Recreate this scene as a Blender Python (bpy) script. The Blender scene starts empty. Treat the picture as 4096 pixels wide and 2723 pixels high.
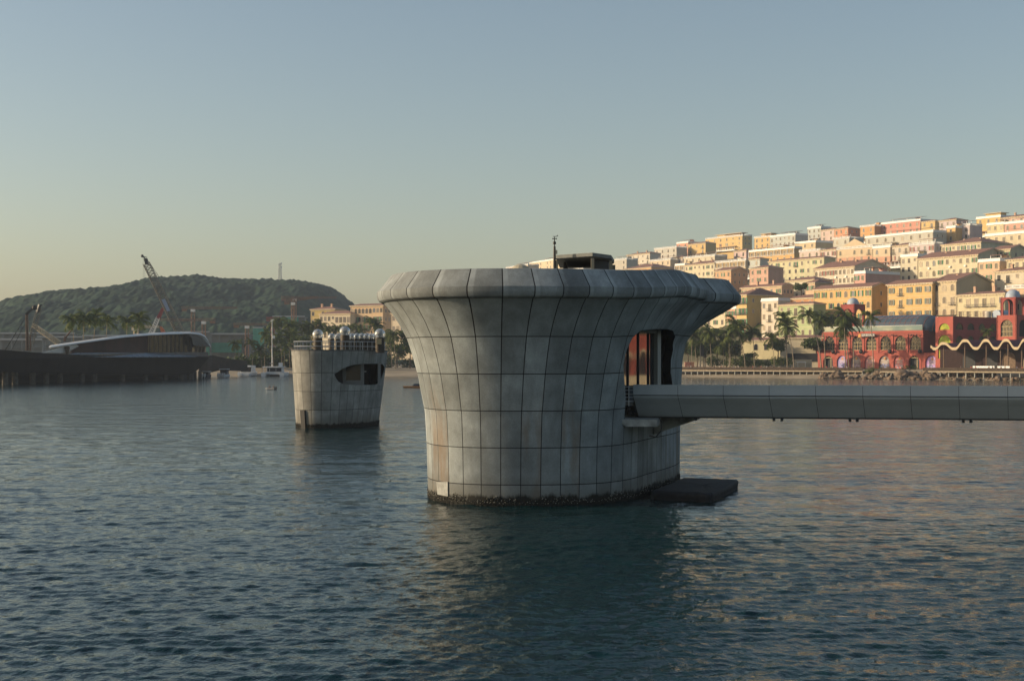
import bpy, bmesh, math, random
import numpy as np
from mathutils import Vector, Matrix
random.seed(7); RNG = np.random.default_rng(7)
R = math.radians
scene = bpy.context.scene
COL = scene.collection

# ------------------------------------------------------------------ camera
F, HZ, CZ = 5600.0, 1432.0, 8.0          # focal length / horizon row of the 4096 px photograph, eye height in metres
cam_d = bpy.data.cameras.new('camera'); cam = bpy.data.objects.new('camera', cam_d); COL.objects.link(cam)
cam.location = (0, 0, CZ); cam.rotation_euler = (R(90), 0, 0)
cam_d.sensor_width = 36; cam_d.lens = 36 * F / 4096; cam_d.shift_y = (HZ - 1361.5) / 4096
cam_d.clip_start = 0.5; cam_d.clip_end = 30000
scene.camera = cam
# ------------------------------------------------------------------ sky, sun, exposure
SUN_EL, SUN_AZ = R(16), R(-88)            # azimuth from +Y towards +X: the sun stands left of the frame
w = bpy.data.worlds.new('World'); scene.world = w; w.use_nodes = True
nt = w.node_tree; bg = nt.nodes['Background']
sky = nt.nodes.new('ShaderNodeTexSky'); sky.sky_type = 'NISHITA'; sky.sun_disc = False
sky.sun_elevation = SUN_EL; sky.sun_rotation = SUN_AZ
sky.altitude = 0; sky.air_density = 1.05; sky.dust_density = 1.7; sky.ozone_density = 0.4
nt.links.new(sky.outputs[0], bg.inputs[0]); bg.inputs[1].default_value = 0.125
sun_d = bpy.data.lights.new('sun', 'SUN'); sun_d.energy = 5.0; sun_d.angle = R(0.6); sun_d.color = (1.0, 0.79, 0.53)
sun = bpy.data.objects.new('sun', sun_d); COL.objects.link(sun)
SV = Vector((math.sin(SUN_AZ) * math.cos(SUN_EL), math.cos(SUN_AZ) * math.cos(SUN_EL), math.sin(SUN_EL)))
sun.rotation_euler = SV.to_track_quat('Z', 'Y').to_euler(); sun.location = (-40, 0, 60)
vs = scene.view_settings; vs.view_transform = 'Standard'; vs.look = 'None'; vs.gamma = 1; vs.exposure = 0.08
scene.cycles.max_bounces = 6; scene.cycles.glossy_bounces = 4; scene.cycles.transmission_bounces = 5
scene.cycles.transparent_max_bounces = 8; scene.cycles.use_denoising = True

# ------------------------------------------------------------------ helpers
def P(px, py, Y):
    return Vector(((px - 2048) / F * Y, Y, CZ + (HZ - py) / F * Y))

def srgb(h):
    v = [int(h[i:i+2], 16) / 255 for i in (0, 2, 4)]
    return tuple(((c + .055) / 1.055) ** 2.4 if c > .04 else c / 12.92 for c in v)

def nn(m, t, **k):
    n = m.node_tree.nodes.new(t)
    for a, v in k.items(): setattr(n, a, v)
    return n

MATS = {}
def mat(name, col, rough=.7, var=.0, scale=1.0, metal=0, bump=0, stretch=(1, 1, 1), spec=.3, col2=None, obj_rand=0):
    """principled material with optional noise variation in object space"""
    if name in MATS: return MATS[name]
    m = bpy.data.materials.new(name); m.use_nodes = True; MATS[name] = m
    b = m.node_tree.nodes['Principled BSDF']; L = m.node_tree.links
    b.inputs['Roughness'].default_value = rough; b.inputs['Metallic'].default_value = metal
    b.inputs['Specular IOR Level'].default_value = spec
    b.inputs['Base Color'].default_value = (*col, 1)
    m.diffuse_color = (*col, 1)
    if var or bump or col2:
        tc = nn(m, 'ShaderNodeTexCoord'); mp = nn(m, 'ShaderNodeMapping'); mp.inputs['Scale'].default_value = stretch
        L.new(tc.outputs['Object'], mp.inputs['Vector'])
        no = nn(m, 'ShaderNodeTexNoise'); no.inputs['Scale'].default_value = scale; no.inputs['Detail'].default_value = 6
        no.inputs['Roughness'].default_value = .62
        L.new(mp.outputs[0], no.inputs['Vector'])
        cr = nn(m, 'ShaderNodeValToRGB'); L.new(no.outputs['Fac'], cr.inputs[0])
        c2 = col2 or tuple(min(1, c * (1 + var)) for c in col)
        c1 = col if col2 else tuple(c * (1 - var) for c in col)
        cr.color_ramp.elements[0].position = .32; cr.color_ramp.elements[1].position = .68
        cr.color_ramp.elements[0].color = (*c1, 1); cr.color_ramp.elements[1].color = (*c2, 1)
        L.new(cr.outputs[0], b.inputs['Base Color'])
        if bump:
            bm = nn(m, 'ShaderNodeBump'); bm.inputs['Strength'].default_value = bump; bm.inputs['Distance'].default_value = .1
            L.new(no.outputs['Fac'], bm.inputs['Height']); L.new(bm.outputs[0], b.inputs['Normal'])
    return m

class MB:
    """collects shapes, builds ONE mesh"""
    def __init__(s): s.v = []; s.f = []; s.mi = []; s.cur = 0
    def add(s, vs, fs):
        o = len(s.v); s.v.extend([tuple(p) for p in vs]); s.f.extend([tuple(i + o for i in f) for f in fs]); s.mi.extend([s.cur] * len(fs))
        return s
    def box(s, x0, x1, y0, y1, z0, z1):
        v = [(x, y, z) for z in (z0, z1) for x, y in ((x0, y0), (x1, y0), (x1, y1), (x0, y1))]
        return s.add(v, [(3, 2, 1, 0), (4, 5, 6, 7), (0, 1, 5, 4), (1, 2, 6, 5), (2, 3, 7, 6), (3, 0, 4, 7)])
    def hexa(s, v): return s.add(v, [(3, 2, 1, 0), (4, 5, 6, 7), (0, 1, 5, 4), (1, 2, 6, 5), (2, 3, 7, 6), (3, 0, 4, 7)])
    def prism(s, poly, a, b):
        """poly: 3D points; extruded by vector from offset a to offset b"""
        n = len(poly); a = Vector(a); b = Vector(b)
        v = [Vector(p) + a for p in poly] + [Vector(p) + b for p in poly]
        return s.add(v, [tuple(range(n - 1, -1, -1)), tuple(range(n, 2 * n))] + [(i, (i + 1) % n, n + (i + 1) % n, n + i) for i in range(n)])
    def tube(s, pts, r, k=6, cap=True):
        pts = [Vector(p) for p in pts]; rs = r if isinstance(r, (list, tuple)) else [r] * len(pts)
        v = []; f = []
        for i, p in enumerate(pts):
            d = (pts[min(i + 1, len(pts) - 1)] - pts[max(i - 1, 0)]).normalized()
            up = Vector((0, 0, 1)) if abs(d.z) < .95 else Vector((1, 0, 0))
            a = d.cross(up).normalized(); b = a.cross(d)
            for j in range(k):
                t = 2 * math.pi * (j + .5) / k; v.append(p + (a * math.cos(t) + b * math.sin(t)) * rs[i])
        for i in range(len(pts) - 1):
            for j in range(k): f.append((i * k + j, i * k + (j + 1) % k, (i + 1) * k + (j + 1) % k, (i + 1) * k + j))
        if cap: f += [tuple(range(k - 1, -1, -1)), tuple((len(pts) - 1) * k + j for j in range(k))]
        return s.add(v, f)
    def bar(s, a, b, r=.05, k=4): return s.tube([a, b], r, k)
    def lathe(s, prof, c=(0, 0, 0), k=24, ang=(0, 2 * math.pi)):
        full = abs(ang[1] - ang[0] - 2 * math.pi) < 1e-6; m = k if full else k + 1
        v = []; f = []
        for r, z in prof:
            for j in range(m):
                t = ang[0] + (ang[1] - ang[0]) * j / k; v.append((c[0] + r * math.cos(t), c[1] + r * math.sin(t), c[2] + z))
        for i in range(len(prof) - 1):
            for j in range(k): f.append((i * m + j, i * m + (j + 1) % m, (i + 1) * m + (j + 1) % m, (i + 1) * m + j))
        return s.add(v, f)
    def sphere(s, c, r, k=12, sq=(1, 1, 1)):
        prof = [(math.sin(math.pi * i / k), -math.cos(math.pi * i / k)) for i in range(k + 1)]
        o = MB().lathe(prof, k=2 * k)
        return s.add([(c[0] + p[0] * r * sq[0], c[1] + p[1] * r * sq[1], c[2] + p[2] * r * sq[2]) for p in o.v], o.f)
    def loft(s, rings, close=True, caps=False):
        k = len(rings[0]); v = [p for r in rings for p in r]; f = []
        for i in range(len(rings) - 1):
            for j in range(k if close else k - 1): f.append((i * k + j, i * k + (j + 1) % k, (i + 1) * k + (j + 1) % k, (i + 1) * k + j))
        if caps: f += [tuple(range(k - 1, -1, -1)), tuple((len(rings) - 1) * k + j for j in range(k))]
        return s.add(v, f)
    def build(s, name, m, parent=None, smooth=False, loc=None, rz=0):
        me = bpy.data.meshes.new(name); me.from_pydata([tuple(p) for p in s.v], [], s.f)
        for x in (m if isinstance(m, (list, tuple)) else [m]): me.materials.append(x)
        me.polygons.foreach_set('material_index', s.mi)
        if smooth: me.polygons.foreach_set('use_smooth', [True] * len(s.f))
        me.validate(); me.update()
        return link(name, me, parent, loc, rz)

def link(name, me, parent=None, loc=None, rz=0):
    o = bpy.data.objects.new(name, me); COL.objects.link(o)
    if parent: o.parent = parent
    if loc is not None: o.location = loc
    if rz: o.rotation_euler = (0, 0, rz)
    return o

def fixn(o):
    bm = bmesh.new(); bm.from_mesh(o.data); bmesh.ops.recalc_face_normals(bm, faces=bm.faces); bm.to_mesh(o.data); bm.free(); return o

def tag(o, label, cat, group=None):
    o['label'] = label; o['category'] = cat
    if group: o['group'] = group
    return o
def kind(o, k): o['kind'] = k; return o
def thing(name, label, cat, loc=(0, 0, 0), rz=0, group=None):
    o = link(name, None, None, loc, rz); o.empty_display_size = .3
    return tag(o, label, cat, group)
def copy_tree(o, parent=None):
    c = o.copy(); COL.objects.link(c)
    if parent: c.parent = parent
    for ch in o.children: copy_tree(ch, c)
    return c
def sstep(x, a, b):
    t = np.clip((np.asarray(x, float) - a) / (b - a), 0, 1); return t * t * (3 - 2 * t)
def noise2(x, y, seed=0, octs=4):
    """cheap smooth value noise, numpy"""
    out = np.zeros(np.broadcast(x, y).shape); amp = 1
    for o in range(octs):
        xi = np.floor(x).astype(np.int64); yi = np.floor(y).astype(np.int64); fx = x - xi; fy = y - yi
        fx = fx * fx * (3 - 2 * fx); fy = fy * fy * (3 - 2 * fy)
        h = lambda a, b: ((np.sin(a * 127.1 + b * 311.7 + seed * 74.7 + o * 19.3) * 43758.5453) % 1)
        out += amp * ((h(xi, yi) * (1 - fx) + h(xi + 1, yi) * fx) * (1 - fy) + (h(xi, yi + 1) * (1 - fx) + h(xi + 1, yi + 1) * fx) * fy - .5)
        x = x * 2.03 + 5.1; y = y * 2.03 + 1.7; amp *= .5
    return out
ORD = ['first', 'second', 'third', 'fourth', 'fifth', 'sixth', 'seventh', 'eighth', 'ninth', 'tenth', 'eleventh', 'twelfth', 'thirteenth', 'fourteenth', 'fifteenth', 'sixteenth', 'seventeenth', 'eighteenth', 'nineteenth', 'twentieth', 'twenty-first', 'twenty-second', 'twenty-third', 'twenty-fourth', 'twenty-fifth', 'twenty-sixth', 'twenty-seventh', 'twenty-eighth', 'twenty-ninth', 'thirtieth']

# ------------------------------------------------------------------ common materials
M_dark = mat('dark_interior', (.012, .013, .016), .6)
M_steel = mat('grey_painted_steel', (.35, .36, .37), .45, metal=.4)
M_white = mat('white_paint', (.72, .72, .70), .5, var=.05, scale=.8)
M_cream = mat('cream_stone_trim', (.62, .52, .36), .75, var=.12, scale=.5)
M_tile = mat('red_brown_roof_tile', (.24, .135, .105), .8, var=.3, scale=1.3, stretch=(2.5, .6, 1))
M_wood = mat('weathered_timber', (.16, .11, .075), .8, var=.3, scale=2)
M_rust = mat('rust_orange_steel', (.19, .11, .07), .7, var=.15)
M_blackm = mat('black_metal', (.02, .021, .024), .5)

# ================================================================== WATER
def water():
    ny, nx = 1150, 820
    Ys = 26 * (700 / 26) ** (np.arange(ny) / (ny - 1)); u = np.linspace(-.47, .47, nx)
    X = np.outer(Ys, u); Y = np.repeat(Ys[:, None], nx, 1)
    dy = np.gradient(Ys)
    Z = np.zeros_like(X); rg = np.random.default_rng(3)
    for i in range(130):
        lam = .26 * (2.6 / .26) ** rg.random(); th = rg.normal(R(-76), R(26)); k = 2 * math.pi / lam
        a = .0041 * lam ** .85 * (1.0 if lam < .75 else (.75 / lam) ** 1.15)
        ph = rg.random() * 6.283; fade = np.clip((lam / dy - 2.2) / 2.5, 0, 1)[:, None]
        s = np.sin(k * (math.cos(th) * X + math.sin(th) * Y) + ph)
        Z += fade * a * (s + .25 * (s * s - .5))
    gust = 1 + .45 * np.clip(noise2(X / 26, Y / 60, 5, 3), -1, 1)
    Z *= gust
    co = np.stack([X, Y, Z], -1).reshape(-1, 3)
    idx = np.arange(ny * nx).reshape(ny, nx)
    q = np.stack([idx[:-1, :-1], idx[:-1, 1:], idx[1:, 1:], idx[1:, :-1]], -1).reshape(-1, 4)
    # flat sheet to the horizon, just below the wave troughs
    ext = np.array([(-9000, -200, -.35), (9000, -200, -.35), (9000, 9000, -.35), (-9000, 9000, -.35)], float)
    n0 = len(co); co = np.vstack([co, ext]); q = np.vstack([q, [[n0, n0 + 1, n0 + 2, n0 + 3]]])
    me = bpy.data.meshes.new('water'); me.vertices.add(len(co)); me.vertices.foreach_set('co', co.ravel())
    me.loops.add(q.size); me.loops.foreach_set('vertex_index', q.ravel().astype(np.int32))
    me.polygons.add(len(q)); me.polygons.foreach_set('loop_start', np.arange(0, q.size, 4, dtype=np.int32))
    me.polygons.foreach_set('use_smooth', np.ones(len(q), bool)); me.update(calc_edges=True)
    m = bpy.data.materials.new('sea_water'); m.use_nodes = True; b = m.node_tree.nodes['Principled BSDF']; L = m.node_tree.links
    b.inputs['Base Color'].default_value = (.003, .022, .026, 1); b.inputs['Roughness'].default_value = .07; b.inputs['IOR'].default_value = 1.33
    b.inputs['Specular IOR Level'].default_value = .42
    tc = nn(m, 'ShaderNodeTexCoord')
    hs = None
    for sc, st, dist, rot in ((1.9, (1, .8, 1), .075, 28), (.55, (1, .55, 1), .16, 20), (5.0, (1, .8, 1), .030, 35), (11.0, (1, .8, 1), .012, 15), (.22, (.45, 1, 1), .45, 8)):
        mp = nn(m, 'ShaderNodeMapping'); mp.inputs['Scale'].default_value = st; mp.inputs['Rotation'].default_value = (0, 0, R(rot)); L.new(tc.outputs['Object'], mp.inputs[0])
        no = nn(m, 'ShaderNodeTexNoise'); no.inputs['Scale'].default_value = sc; no.inputs['Detail'].default_value = 3; L.new(mp.outputs[0], no.inputs[0])
        bm = nn(m, 'ShaderNodeBump'); bm.inputs['Strength'].default_value = 1; bm.inputs['Distance'].default_value = dist
        L.new(no.outputs['Fac'], bm.inputs['Height'])
        if hs: L.new(hs.outputs[0], bm.inputs['Normal'])
        hs = bm
    L.new(hs.outputs[0], b.inputs['Normal'])
    me.materials.append(m)
    kind(link('water', me), 'structure')
water()

# ================================================================== CONCRETE TOWERS
def concrete(name, base, seam_w, strip=0, rust=0):
    m = bpy.data.materials.new(name); m.use_nodes = True; b = m.node_tree.nodes['Principled BSDF']; L = m.node_tree.links
    uv = nn(m, 'ShaderNodeUVMap', uv_map='panel'); sp = nn(m, 'ShaderNodeSeparateXYZ'); L.new(uv.outputs[0], sp.inputs[0])
    def math_(op, a, bb=None, c=None):
        n = nn(m, 'ShaderNodeMath', operation=op)
        for i, x in enumerate((a, bb, c)):
            if x is None: continue
            if isinstance(x, (int, float)): n.inputs[i].default_value = x
            else: L.new(x, n.inputs[i])
        return n.outputs[0]
    def mix(f, a, c, bt='MIX'):
        n = nn(m, 'ShaderNodeMix', data_type='RGBA', blend_type=bt)
        for i, x in ((0, f), (6, a), (7, c)):
            if isinstance(x, (int, float)): n.inputs[i].default_value = x
            elif isinstance(x, tuple): n.inputs[i].default_value = (*x, 1)
            else: L.new(x, n.inputs[i])
        return n.outputs[2]
    u, v = sp.outputs[0], sp.outputs[1]
    fu = math_('FRACT', u); fv = math_('FRACT', v)
    du = math_('MINIMUM', fu, math_('SUBTRACT', 1, fu)); dv = math_('MINIMUM', fv, math_('SUBTRACT', 1, fv))
    su = math_('LESS_THAN', du, seam_w); sv = math_('LESS_THAN', dv, seam_w * .55)
    seam = math_('MAXIMUM', su, sv)
    cmb = nn(m, 'ShaderNodeCombineXYZ'); L.new(math_('FLOOR', u), cmb.inputs[0]); L.new(math_('FLOOR', v), cmb.inputs[1])
    wn = nn(m, 'ShaderNodeTexWhiteNoise', noise_dimensions='2D'); L.new(cmb.outputs[0], wn.inputs['Vector'])
    tc = nn(m, 'ShaderNodeTexCoord')
    def noise(scale, st=(1, 1, 1), det=6, r=.6):
        mp = nn(m, 'ShaderNodeMapping'); mp.inputs['Scale'].default_value = st; L.new(tc.outputs['Object'], mp.inputs[0])
        no = nn(m, 'ShaderNodeTexNoise'); no.inputs['Scale'].default_value = scale; no.inputs['Detail'].default_value = det; no.inputs['Roughness'].default_value = r
        L.new(mp.outputs[0], no.inputs[0]); return no.outputs['Fac']
    n1 = noise(.55); n2 = noise(2.2, (1, 1, .22)); n3 = noise(14, (1, 1, 1), 4)
    mr = nn(m, 'ShaderNodeMapRange'); L.new(n1, mr.inputs[0]); mr.inputs[1].default_value = .3; mr.inputs[2].default_value = .7
    c = mix(mr.outputs[0], tuple(x * .62 for x in base), tuple(x * 1.28 for x in base))
    mr2 = nn(m, 'ShaderNodeMapRange'); L.new(n2, mr2.inputs[0]); mr2.inputs[1].default_value = .42; mr2.inputs[2].default_value = .7
    c = mix(math_('MULTIPLY', mr2.outputs[0], .5), c, (base[0] * .62, base[1] * .6, base[2] * .58))
    mr3 = nn(m, 'ShaderNodeMapRange'); L.new(wn.outputs[0], mr3.inputs[0]); mr3.inputs[3].default_value = .76; mr3.inputs[4].default_value = 1.18
    gr = nn(m, 'ShaderNodeCombineColor')
    for i in range(3): L.new(mr3.outputs[0], gr.inputs[i])
    c = mix(1.0, c, gr.outputs[0], 'MULTIPLY')
    mr4 = nn(m, 'ShaderNodeMapRange'); L.new(n3, mr4.inputs[0]); mr4.inputs[1].default_value = .35; mr4.inputs[2].default_value = .65; mr4.inputs[3].default_value = .9; mr4.inputs[4].default_value = 1.08
    gr2 = nn(m, 'ShaderNodeCombineColor')
    for i in range(3): L.new(mr4.outputs[0], gr2.inputs[i])
    c = mix(1.0, c, gr2.outputs[0], 'MULTIPLY')
    if strip:                                   # lighter tone of raised bevels, painted down one edge of every rim panel
        f = nn(m, 'ShaderNodeMapRange'); L.new(fu, f.inputs[0]); f.inputs[1].default_value = .80; f.inputs[2].default_value = .85
        c = mix(math_('MULTIPLY', math_('MULTIPLY', f.outputs[0], mr.outputs[0]), strip), c, tuple(x * 1.75 for x in base))
    if rust:                                    # brown run-off on some panels
        cm2 = nn(m, 'ShaderNodeCombineXYZ'); L.new(math_('FLOOR', u), cm2.inputs[0])
        w2 = nn(m, 'ShaderNodeTexWhiteNoise', noise_dimensions='2D'); L.new(cm2.outputs[0], w2.inputs['Vector'])
        n5 = noise(1.1, (1, 1, .16), 5)
        f5 = nn(m, 'ShaderNodeMapRange'); L.new(n5, f5.inputs[0]); f5.inputs[1].default_value = .46; f5.inputs[2].default_value = .68
        zs_ = nn(m, 'ShaderNodeSeparateXYZ'); L.new(tc.outputs['Object'], zs_.inputs[0]); fz = nn(m, 'ShaderNodeMapRange'); L.new(zs_.outputs[2], fz.inputs[0]); fz.inputs[1].default_value = 7.5; fz.inputs[2].default_value = 4.2
        sel = math_('MULTIPLY', math_('GREATER_THAN', w2.outputs[0], .80), fz.outputs[0])
        c = mix(math_('MULTIPLY', math_('MULTIPLY', f5.outputs[0], sel), rust), c, (.17, .095, .035))
    # tide stain: brown-dark film and weed low on the shaft
    sp2 = nn(m, 'ShaderNodeSeparateXYZ'); L.new(tc.outputs['Object'], sp2.inputs[0])
    zz = math_('ADD', sp2.outputs[2], math_('MULTIPLY', math_('SUBTRACT', n2, .5), .9))
    f6 = nn(m, 'ShaderNodeMapRange'); L.new(zz, f6.inputs[0]); f6.inputs[1].default_value = 1.7; f6.inputs[2].default_value = .35
    c = mix(math_('MULTIPLY', f6.outputs[0], .55), c, (.075, .06, .038))
    f7 = nn(m, 'ShaderNodeMapRange'); L.new(zz, f7.inputs[0]); f7.inputs[1].default_value = .62; f7.inputs[2].default_value = .42
    c = mix(f7.outputs[0], c, (.016, .016, .013))
    c = mix(seam, c, (.012, .012, .013))
    L.new(c, b.inputs['Base Color']); b.inputs['Roughness'].default_value = .82; b.inputs['Specular IOR Level'].default_value = .25
    h = math_('SUBTRACT', math_('MULTIPLY', n3, .10), math_('MULTIPLY', seam, 1.0))
    h = math_('ADD', h, math_('MULTIPLY', n1, .5))
    bm = nn(m, 'ShaderNodeBump'); bm.inputs['Strength'].default_value = .6; bm.inputs['Distance'].default_value = .05
    L.new(h, bm.inputs['Height']); L.new(bm.outputs[0], b.inputs['Normal'])
    return m
M_conc = concrete('weathered_concrete_panels', (.255, .285, .292), .020, 0, .6)
M_rim = concrete('weathered_rim_concrete', (.235, .258, .262), .018, .7, 0)
M_conc2 = concrete('smooth_concrete_panels', (.27, .27, .25), .017, 0, .12)
M_oldc = mat('stained_grey_concrete', (.30, .30, .28), .85, var=.45, scale=1.6, bump=.3)

class Shell:
    def __init__(s, c, A, B, a, b, off): s.c, s.A, s.B, s.a, s.b, s.off = np.array(c), np.array(A), np.array(B), a, b, off
    def pt(s, deg, z, extra=0):
        p = np.radians(deg); e = s.c + s.a * math.cos(p) * s.A + s.b * math.sin(p) * s.B
        n = math.cos(p) / s.a * s.A + math.sin(p) / s.b * s.B; n /= np.linalg.norm(n)
        q = e + n * (s.off(deg % 360, z) + extra); return (q[0], q[1], z)
    def surface_at(s, px, py, lo, hi):
        """point of the outer face seen in the direction (px,py)"""
        best = None
        d = np.linspace(lo, hi, 181)
        for g in d:
            z = 6.0
            for _ in range(6):
                q = s.pt(g, z); z = CZ + (HZ - py) / F * q[1]
            q = s.pt(g, z); e = abs(2048 + F * q[0] / q[1] - px)
            if best is None or e < best[0]: best = (e, q, g)
        return best[1]
def spaced(sh, n, per):
    """angles of equal arc length at the base, n*per samples, with panel coordinate"""
    t = np.linspace(0, 360, 2881); p = np.array([sh.pt(x, 1.0)[:2] for x in t]); s = np.concatenate([[0], np.cumsum(np.linalg.norm(np.diff(p, axis=0), axis=1))])
    u = np.linspace(0, n, n * per + 1); return np.interp(u * s[-1] / n, s, t), u
def uvmesh(name, rings, us, vs_, m, parent, closed_profile, smooth=True):
    """rings[j][i]: profile j, angle i (last angle = first); makes a closed sheet with a 'panel' UV map"""
    nj = len(rings); ni = len(us) - 1
    verts = [rings[j][i] for j in range(nj) for i in range(ni)]
    faces = []; uvs = []
    for j in range(nj if closed_profile else nj - 1):
        k = (j + 1) % nj
        for i in range(ni):
            faces.append((j * ni + i, j * ni + (i + 1) % ni, k * ni + (i + 1) % ni, k * ni + i))
            va, vb = vs_[j]; uvs += [(us[i], va), (us[i + 1], va), (us[i + 1], vb), (us[i], vb)]
    me = bpy.data.meshes.new(name); me.from_pydata(verts, [], faces); l = me.uv_layers.new(name='panel')
    l.data.foreach_set('uv', np.array(uvs, np.float32).ravel()); me.materials.append(m)
    if smooth: me.polygons.foreach_set('use_smooth', [True] * len(faces))
    me.update(); o = link(name, me, parent); fixn(o)
    return o
def carve(o, cutter):
    md = o.modifiers.new('cut', 'BOOLEAN'); md.operation = 'DIFFERENCE'; md.solver = 'EXACT'; md.object = cutter
    dg = bpy.context.evaluated_depsgraph_get(); me = bpy.data.meshes.new_from_object(o.evaluated_get(dg), preserve_all_data_layers=True, depsgraph=dg)
    o.modifiers.clear(); old = o.data; me.name = old.name; o.data = me; bpy.data.meshes.remove(old)
    cm = cutter.data; bpy.data.objects.remove(cutter); bpy.data.meshes.remove(cm)
    try: o.data.set_sharp_from_angle(angle=R(38))
    except Exception: pass

# ---- main tower
zl = [-2, 3, 4.9, 5.76, 7.03, 8.1, 9.1, 9.95, 10.8, 11.15]; ol = [0, .13, .24, .41, .65, .94, 1.26, 1.72, 2.3, 2.62]
zr = [-2, 6.0, 6.9, 8.2, 9.2, 9.8, 10.5, 11.0, 11.5, 11.75]; orr = [0, .08, .15, .23, .42, .80, 1.50, 2.2, 3.0, 3.35]
zfl = list(np.arange(0, 10.7, .1)) + [10.7, 11.15]
def right_w(d): return float(sstep(d, 128, 98)) if d < 200 else float(sstep(d, 290, 340))
def lift(d): return .30 * (float(sstep(d, 138, 108)) if d < 200 else float(sstep(d, 290, 340)))
def main_off(d, z):
    wr = right_w(d); zz = z - lift(d) * float(sstep(z, 7, 11)) if z > 7 else z
    o = (1 - wr) * np.interp(z, zl, ol) + wr * np.interp(z + .6 - lift(d) * 1.1, zr, orr)
    hi = float(sstep(z, 9.6, 11.2))
    dent = .55 * math.exp(-((d - 82) / 4.5) ** 2 / 2) + .19 * math.exp(-((d - 98) / 9) ** 2 / 2); o *= 1 - dent * hi
    o += .35 * hi * math.exp(-((d - 55) / 16) ** 2 / 2)
    return o + 1.6 * math.exp(-((d - 130) / 17) ** 2 / 2)
SH = Shell((3.15, 88.2), (.41, .912), (.912, -.41), 13.1, 6.5, main_off)
TW = thing('concrete_tower', 'large flared weathered concrete pier tower standing in the water, footbridge entering its side', 'tower')
ANG, US = spaced(SH, 60, 6)
def ztop(d): return 11.15 + lift(d)
fr = np.linspace(0, 1, 60)
rings = []; vv = []
for q in fr:
    rings.append([SH.pt(d, -1.5 + q * (ztop(d) + 1.5)) for d in ANG[:-1]])
for k in range(len(fr)):
    z0 = -1.5 + fr[k] * 12.65; z1 = -1.5 + fr[min(k + 1, len(fr) - 1)] * 12.65; vv.append(((z0 - 1.15) / 2.0 + 10, (min(z1, 11.1) - 1.15) / 2.0 + 10))
vv[-1] = (15.5, 15.5)
for q in fr[::-4]:
    rings.append([SH.pt(d, -1.5 + q * (ztop(d) + 1.5), -.55) for d in ANG[:-1]]); vv.append((10.5, 10.5))
wall = uvmesh('wall', rings, US, vv, M_conc, TW, True)
poly = [(2503, 1692), (2503, 1600), (2499, 1535), (2493, 1459), (2499, 1425), (2508, 1398), (2533, 1349), (2562, 1321), (2620, 1315), (2670, 1316), (2692, 1323), (2702, 1345), (2693, 1400), (2684, 1440), (2682, 1490), (2690, 1540), (2690, 1692)]
pts = [Vector(SH.surface_at(x, y, 62, 132)) for x, y in poly]
D = Vector((.90, -.43, 0)).normalized()
cut = MB().prism(pts, D * 1.5, D * -3.2).build('cutter', M_dark)
bm = bmesh.new(); bm.from_mesh(cut.data); bmesh.ops.triangulate(bm, faces=[f for f in bm.faces if len(f.verts) > 4]); bmesh.ops.recalc_face_normals(bm, faces=bm.faces); bm.to_mesh(cut.data); bm.free()
carve(wall, cut)
# rim: rounded bulge, bevelled parapet sloping in to the top edge
prof = [(-.05, .02), (.12, .015), (.26, .09), (.345, .22), (.385, .40), (.375, .60), (.02, 1.03), (-.35, 1.49), (-.40, 1.55), (-.50, 1.57), (-.95, 1.56), (-1.02, 1.45), (-1.05, .4), (-.6, .02)]
rings = []; vv = []
for i, (ox, oz) in enumerate(prof):
    rings.append([SH.pt(d, ztop(d))[:2] + (0,) for d in ANG[:-1]])
    r = []
    for d in ANG[:-1]:
        p = SH.pt(d, ztop(d), ox); r.append((p[0], p[1], ztop(d) + oz))
    rings[-1] = r; vv.append((20.3, 20.3))
vv[0] = (20.0, 20.25); vv[-1] = (20.3, 20.3)
rim = uvmesh('rim', rings, US, vv, M_rim, TW, True); rim.data.set_sharp_from_angle(angle=R(24))
# roof deck, interior, glass wall of the landing
o = MB().add([SH.pt(d, 12.0, -.9) for d in ANG[:-1:4]], [tuple(range(len(ANG[:-1:4])))]).build('roof_deck', M_oldc, TW)
d0 = Vector((5.75, 81.0, 0)); U = Vector((.41, .912, 0)); Nn = Vector((.912, -.41, 0))
def gp(s, z, off=0): return d0 + U * s + Nn * off + Vector((0, 0, z))
g0 = Vector((5.75, 80.95, 0)); GU = Vector((.6, .8, 0)); GN = Vector((.8, -.6, 0))
def gg(s, z, off=0): return g0 + GU * s + GN * off + Vector((0, 0, z))
M_glass = mat('dark_mirror_glass', (.02, .025, .03), .03, spec=1.0)
M_glass.node_tree.nodes['Principled BSDF'].inputs['Coat Weight'].default_value = 1
wv_ = nn(M_glass, 'ShaderNodeTexNoise'); wv_.inputs['Scale'].default_value = .5; wb_ = nn(M_glass, 'ShaderNodeBump'); wb_.inputs['Strength'].default_value = .25; wb_.inputs['Distance'].default_value = .12
M_glass.node_tree.links.new(wv_.outputs['Fac'], wb_.inputs['Height']); M_glass.node_tree.links.new(wb_.outputs[0], M_glass.node_tree.nodes['Principled BSDF'].inputs['Normal'])
MB().hexa([gg(0, 4.8, -.08), gg(4.75, 4.8, -.08), gg(4.75, 4.8, -.02), gg(0, 4.8, -.02), gg(0, 9.5, -.08), gg(4.75, 9.5, -.08), gg(4.75, 9.5, -.02), gg(0, 9.5, -.02)]).build('glass_wall', M_glass, TW)
fb = MB()
for s in (.6, 1.75, 2.9, 4.05): fb.hexa([gg(s, 4.8, -.02), gg(s + .06, 4.8, -.02), gg(s + .06, 4.8, .06), gg(s, 4.8, .06), gg(s, 9.5, -.02), gg(s + .06, 9.5, -.02), gg(s + .06, 9.5, .06), gg(s, 9.5, .06)])
fb.build('mullion', M_blackm, TW)
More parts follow.
